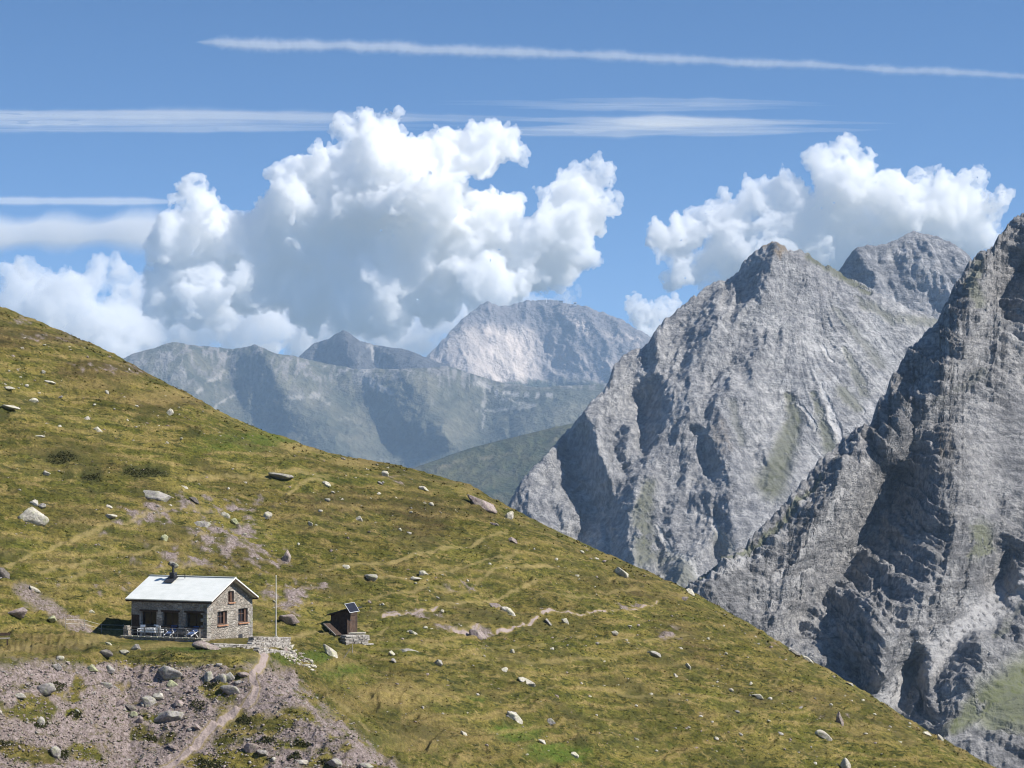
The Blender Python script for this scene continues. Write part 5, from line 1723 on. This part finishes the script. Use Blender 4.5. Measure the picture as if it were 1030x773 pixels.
deck(hutw(-0.75, 3.15, 0.23), RZH - 1.5, 'blue deck chair next to the white chairs')
deck(hutw(-0.75, 1.05, 0.23), RZH - 1.6, 'blue deck chair near the right corner of the hut')
bn = empty('wooden_bench', hutw(-0.28, 2.1, 0.23), RZH)
tag(bn, 'pale wooden bench against the hut front between the two blue deck chairs', 'bench')
boxes('seat', [(0, 0, .44, .35, 1.2, .05)], M_GREYW, bn)
for y_ in (-.5, .5):
    boxes('leg', [(0, y_, .21, .3, .08, .42)], M_GREYW, bn)
boxes('backrest', [(.15, 0, .75, .04, 1.2, .16)], M_GREYW, bn)

# flagpole
Pf = hill_P(np.array(277.5), np.array(643.0))
fp = empty('flagpole', Pf)
tag(fp, 'tall thin pale flagpole without a flag, right of the hut', 'flagpole')
hh = 63.5 * Pf[1] / F
tubes('mast', [((0, 0, -.3), (0, 0, hh), .055, .03)], M_POLE, fp, 10)
tubes('finial', [((0, 0, hh), (0, 0, hh + .10), .05, .05)], M_POLE, fp, 8)
boxes('foot', [(0, 0, .1, .3, .3, .5)], M_GREY, fp, .03)

# dry stone walls and steps right of the gable
def drywall(name, a, b, height, lab, seed, thick=.5, cat='wall', tz=0.0):
    rg = random.Random(seed)
    a = Vector(a); b = Vector(b)
    d = b - a; L = d.length; d.normalize()
    n = Vector((-d.y, d.x, 0)).normalized()
    bm = bmesh.new()
    z = -.25
    while z < height:
        h = rg.uniform(.10, .2)
        s = rg.uniform(-.2, 0)
        while s < L:
            w = rg.uniform(.2, .6)
            for side in (-1, 1):
                c = a + d * (s + w / 2) + n * (side * thick / 4 + rg.uniform(-.05, .05)) + Vector((0, 0, z + h / 2 + tz))
                M = Matrix.Translation(c) @ Matrix.Rotation(math.atan2(d.y, d.x) + rg.uniform(-.1, .1), 4, 'Z') @ Matrix.Rotation(rg.uniform(-.06, .06), 4, 'Y') @ Matrix.Diagonal((w * .96, thick / 2, h * .93, 1))
                bmesh.ops.create_cube(bm, size=1, matrix=M)
            s += w
        z += h
    bmesh.ops.bevel(bm, geom=bm.edges[:], offset=.02, segments=1, affect='EDGES')
    me = bpy.data.meshes.new(name); bm.to_mesh(me); bm.free()
    o = put(name, me, M_DRY)
    return tag(o, lab, cat, 'dry stone walls beside the hut')


def drymat():
    t = NT('stacked_stone')
    g = t.node('ShaderNodeNewGeometry')
    p = t.pos()
    b = t.noise(p, 6, 5, .7)
    r = g.outputs['Random Per Island']
    col = t.mix(r, (0.22, 0.195, 0.17), (0.46, 0.425, 0.38))
    col = t.mix(t.rng(b, .4, .62), t.mix(1.0, col, (.7, .7, .7), 'MULTIPLY'), t.mix(1.0, col, (1.2, 1.2, 1.2), 'MULTIPLY'))
    return t.surf(col, .93, t.bump(b, .05, .8), spec=.1)


M_DRY = drymat()


def hp(x, y, dz=0.0):
    v = hill_P(np.array(float(x)), np.array(float(y)))
    return Vector((v[0], v[1], v[2] + dz))


drywall('dry_stone_wall', hp(253, 647), hp(289, 647), .42, 'upper dry stone wall running from the gable to the flagpole', 3)
drywall('dry_stone_wall', hp(251, 652), hp(288, 652), .34, 'middle dry stone wall below the upper one beside the gable', 4)
drywall('dry_stone_wall', hp(258, 658), hp(294, 658), .26, 'lowest dry stone wall above the start of the footpath', 5)
#drywall('dry_stone_wall', hp(268, 645), hp(284, 645), .45, 'short wall in front of the flagpole foot', 6, cat='wall')
drywall('dry_stone_wall', hp(214, 652), hp(252, 653), .30, 'low foundation wall at the foot of the gable', 8)


def keep_rub(x, y, rg):
    d, par = seg_dist(x, y, [(283, 651), (295, 658), (306, 664), (314, 670)])
    return d < 7.5 - 4 * par


scatter('rubble', 900, (270, 640, 325, 680), (2.0, 5.5), [M_PALE, M_PALE, M_PINK], 9, 'pale rubble spilling down from the dry stone walls', keep_rub)

# ------------------------------------------------------------------ the shed
SD = float(hill_D(349, 641))
SPt = Vector(W(349, 641, SD).tolist())
AS = math.radians(32)
shed = empty('wooden_shed', SPt, math.radians(90) - AS)    # +X into the picture to the right, +Y to the left
tag(shed, 'small dark wooden shed with a solar panel on its roof corner', 'shed')


def planks(name, a, b, zt_a, zt_b, nrm, mat, parent, n=9):
    bm = bmesh.new()
    a = Vector(a); b = Vector(b)
    for k in range(n):
        u0 = k / n; u1 = (k + .93) / n
        for_z = (zt_a + (zt_b - zt_a) * u0, zt_a + (zt_b - zt_a) * u1)
        p0 = a.lerp(b, u0); p1 = a.lerp(b, u1)
        off = Vector(nrm) * (.045 + .008 * (k % 2))
        vs = [bm.verts.new(v) for v in (p0, p1, p1 + Vector((0, 0, for_z[1])), p0 + Vector((0, 0, for_z[0])), p0 + off, p1 + off, p1 + off + Vector((0, 0, for_z[1])), p0 + off + Vector((0, 0, for_z[0])))]
        for idx in ((0, 1, 2, 3), (7, 6, 5, 4), (0, 4, 5, 1), (1, 5, 6, 2), (2, 6, 7, 3), (3, 7, 4, 0)):
            bm.faces.new([vs[i] for i in idx])
    bmesh.ops.recalc_face_normals(bm, faces=bm.faces[:])
    me = bpy.data.meshes.new(name); bm.to_mesh(me); bm.free()
    return put(name, me, mat, parent)


M_SHEDW = plain('tarred_boards', (0.062, 0.042, 0.031), .85, var=.35, sc=4)
M_SHEDL = plain('red_brown_boards', (0.085, 0.054, 0.038), .85, var=.3, sc=4)
H0, H1, WL, WD = 2.45, 1.95, 1.78, 1.55      # height at the near corner, at the left, left face length, right face length
planks('wall_boards', (0, 0, 0), (0, WL, 0), H0, H1, (-1, 0, 0), M_SHEDW, shed, 10)
planks('wall_boards', (WD, 0, 0), (WD, WL, 0), H0, H1, (1, 0, 0), M_SHEDW, shed, 10)
planks('wall_boards', (0, WL, 0), (WD, WL, 0), H1, H1, (0, 1, 0), M_SHEDW, shed, 8)
planks('wall_boards', (0, 0, 0), (0.32, 0, 0), H0, H0, (0, -1, 0), M_SHEDW, shed, 2)
planks('wall_boards', (1.2, 0, 0), (WD, 0, 0), H0, H0, (0, -1, 0), M_SHEDW, shed, 2)
planks('wall_boards', (0.32, 0, 1.9), (1.2, 0, 1.9), H0 - 1.9, H0 - 1.9, (0, -1, 0), M_SHEDW, shed, 4)
dd = planks('door', (0.34, -0.02, 0.03), (1.18, -0.02, 0.03), 1.84, 1.84, (0, -1, 0), M_SHEDL, shed, 5)
boxes('hinge', [(0.45, -.085, .4, .3, .02, .05), (0.45, -.085, 1.5, .3, .02, .05)], M_METAL, dd)
sl_ = math.atan2(H0 - H1, WL)
boxes('roof', [(WD / 2, WL / 2, (H0 + H1) / 2 + .07, WD + .5, (WL + .75) / math.cos(sl_), .09, 0, -sl_)], M_METAL, shed)
boxes('corner_post', [(-.02, -.02, H0 / 2, .12, .12, H0)], M_DKWOOD, shed)
# solar panel
sp = boxes('solar_panel', [(0.15, -0.45, H0 + .22, 1.02, 1.0, .035, math.radians(-18), .82, -.1)], M_PANEL, shed)
fr = []
boxes('panel_frame', [(0.15, -0.45, H0 + .215, 1.10, 1.08, .03, math.radians(-18), .82, -.1)], M_FRAME, sp)
boxes('bracket', [(0.1, -.25, H0 + .05, .05, .05, .5), (.6, -.25, H0 + .05, .05, .05, .5)], M_METAL, sp)
# ledge
lg = drywall('stone_ledge', hp(346, 646), hp(368, 647), .62, 'pale stone ledge carrying the front of the shed', 11, 1.0, 'ledge')
del lg['group']
slab = boxes('flat_slab', [(0, 0, .06, 1.9, .9, .12)], M_PALE, None, .02)
slab.location = hp(357, 641, .25)
tag(slab, 'flat pale slab on top of the ledge at the shed door', 'slab')
# dark lean-to hatch at the left
lb = empty('leaning_hatch', hp(336, 641), math.radians(90) - AS)
tag(lb, 'dark sloping board with a pale edge leaning at the left of the shed', 'board')
boxes('board', [(0.0, .15, .50, 0.9, 1.7, .06, 0, .62)], M_DKWOOD, lb)
boxes('edge_batten', [(-.48, .15, .51, .06, 1.7, .10, 0, .62)], M_GREYW, lb)
tubes('prop', [((.3, .7, 0), (.3, .75, .95), .04, .04)], M_GREYW, lb)
for (x, y, h_, lx, lab) in ((354.5, 659, .75, 0, 'short upright stake in the grass under the stone ledge'), (345, 664, .9, .7, 'leaning stick in the grass in front of the shed')):
    o = tubes('stake', [((0, 0, -.1), (lx, 0, h_), .035, .025)], M_GREYW)
    o.location = hp(x, y)
    tag(o, lab, 'stake')

# thin fence at the left of the hut
P_a = [hp(66, 630), hp(85, 632), hp(102, 636), hp(124, 638)]
fc = empty('wire_fence', P_a[0])
tag(fc, 'thin wire fence between the dry gully and the hut', 'fence')
for p_ in P_a:
    q_ = p_ - P_a[0]
    tubes('post', [((q_.x, q_.y, q_.z - .2), (q_.x, q_.y, q_.z + .85), .03, .025)], M_GREYW, fc)
for z_ in (.4, .75):
    sg = []
    for a_, b_ in zip(P_a[:-1], P_a[1:]):
        sg.append((a_ - P_a[0] + Vector((0, 0, z_)), b_ - P_a[0] + Vector((0, 0, z_)), .012, .012))
    tubes('wire', sg, M_POLE, fc, 4)

# plank bench at the left edge
pb = empty('plank_bench', hp(0, 649), .2)
tag(pb, 'weathered plank bench cut by the left edge of the picture', 'bench')
boxes('seat', [(0, 0, .42, 1.5, .42, .07)], M_GREYW, pb)
boxes('leg', [(.55, 0, .15, .1, .36, .5)], M_DKWOOD, pb)
boxes('leg', [(-.55, 0, .15, .1, .36, .5)], M_DKWOOD, pb)
boxes('backrest', [(0, .2, .72, 1.5, .06, .22)], M_DKWOOD, pb)

# buildings on the far summit
def station(x, y, w, h, lab, roofm):
    pz = P3 / F
    c = Vector(W(x, y + h * .75, P3 - 40).tolist())
    e = empty('summit_station', c)
    tag(e, lab, 'building', 'buildings on the far summit')
    boxes('wall', [(0, 0, h * pz * .1, w * pz, w * pz * .7, h * pz * 1.4)], M_FRAME if roofm is M_WHITE else M_GREYW, e)
    boxes('roof', [(0, 0, h * pz * .86, w * pz * 1.25, w * pz * .9, h * pz * .22)], roofm, e)
    boxes('window', [(0, -w * pz * .36, h * pz * .45, w * pz * .8, 1.0, h * pz * .25)], M_GLASS, e)


station(564, 303.2, 4.2, 2.2, 'dark roofed cable car station on the far flat topped summit', M_METAL)
station(578.5, 304.6, 2.6, 2.8, 'small white building right of the dark station on the far summit', M_WHITE)
ms = empty('radio_mast', Vector(W(549.5, 303.5, P3 - 30).tolist()))
tag(ms, 'tiny pale mast on the top of the far summit', 'mast')
tubes('mast', [((0, 0, -10), (0, 0, 20), 2.2, 1.2)], M_WHITE, ms)
tubes('antenna', [((0, 0, 12), (0, 0, 17), 4.0, 4.0)], M_WHITE, ms)
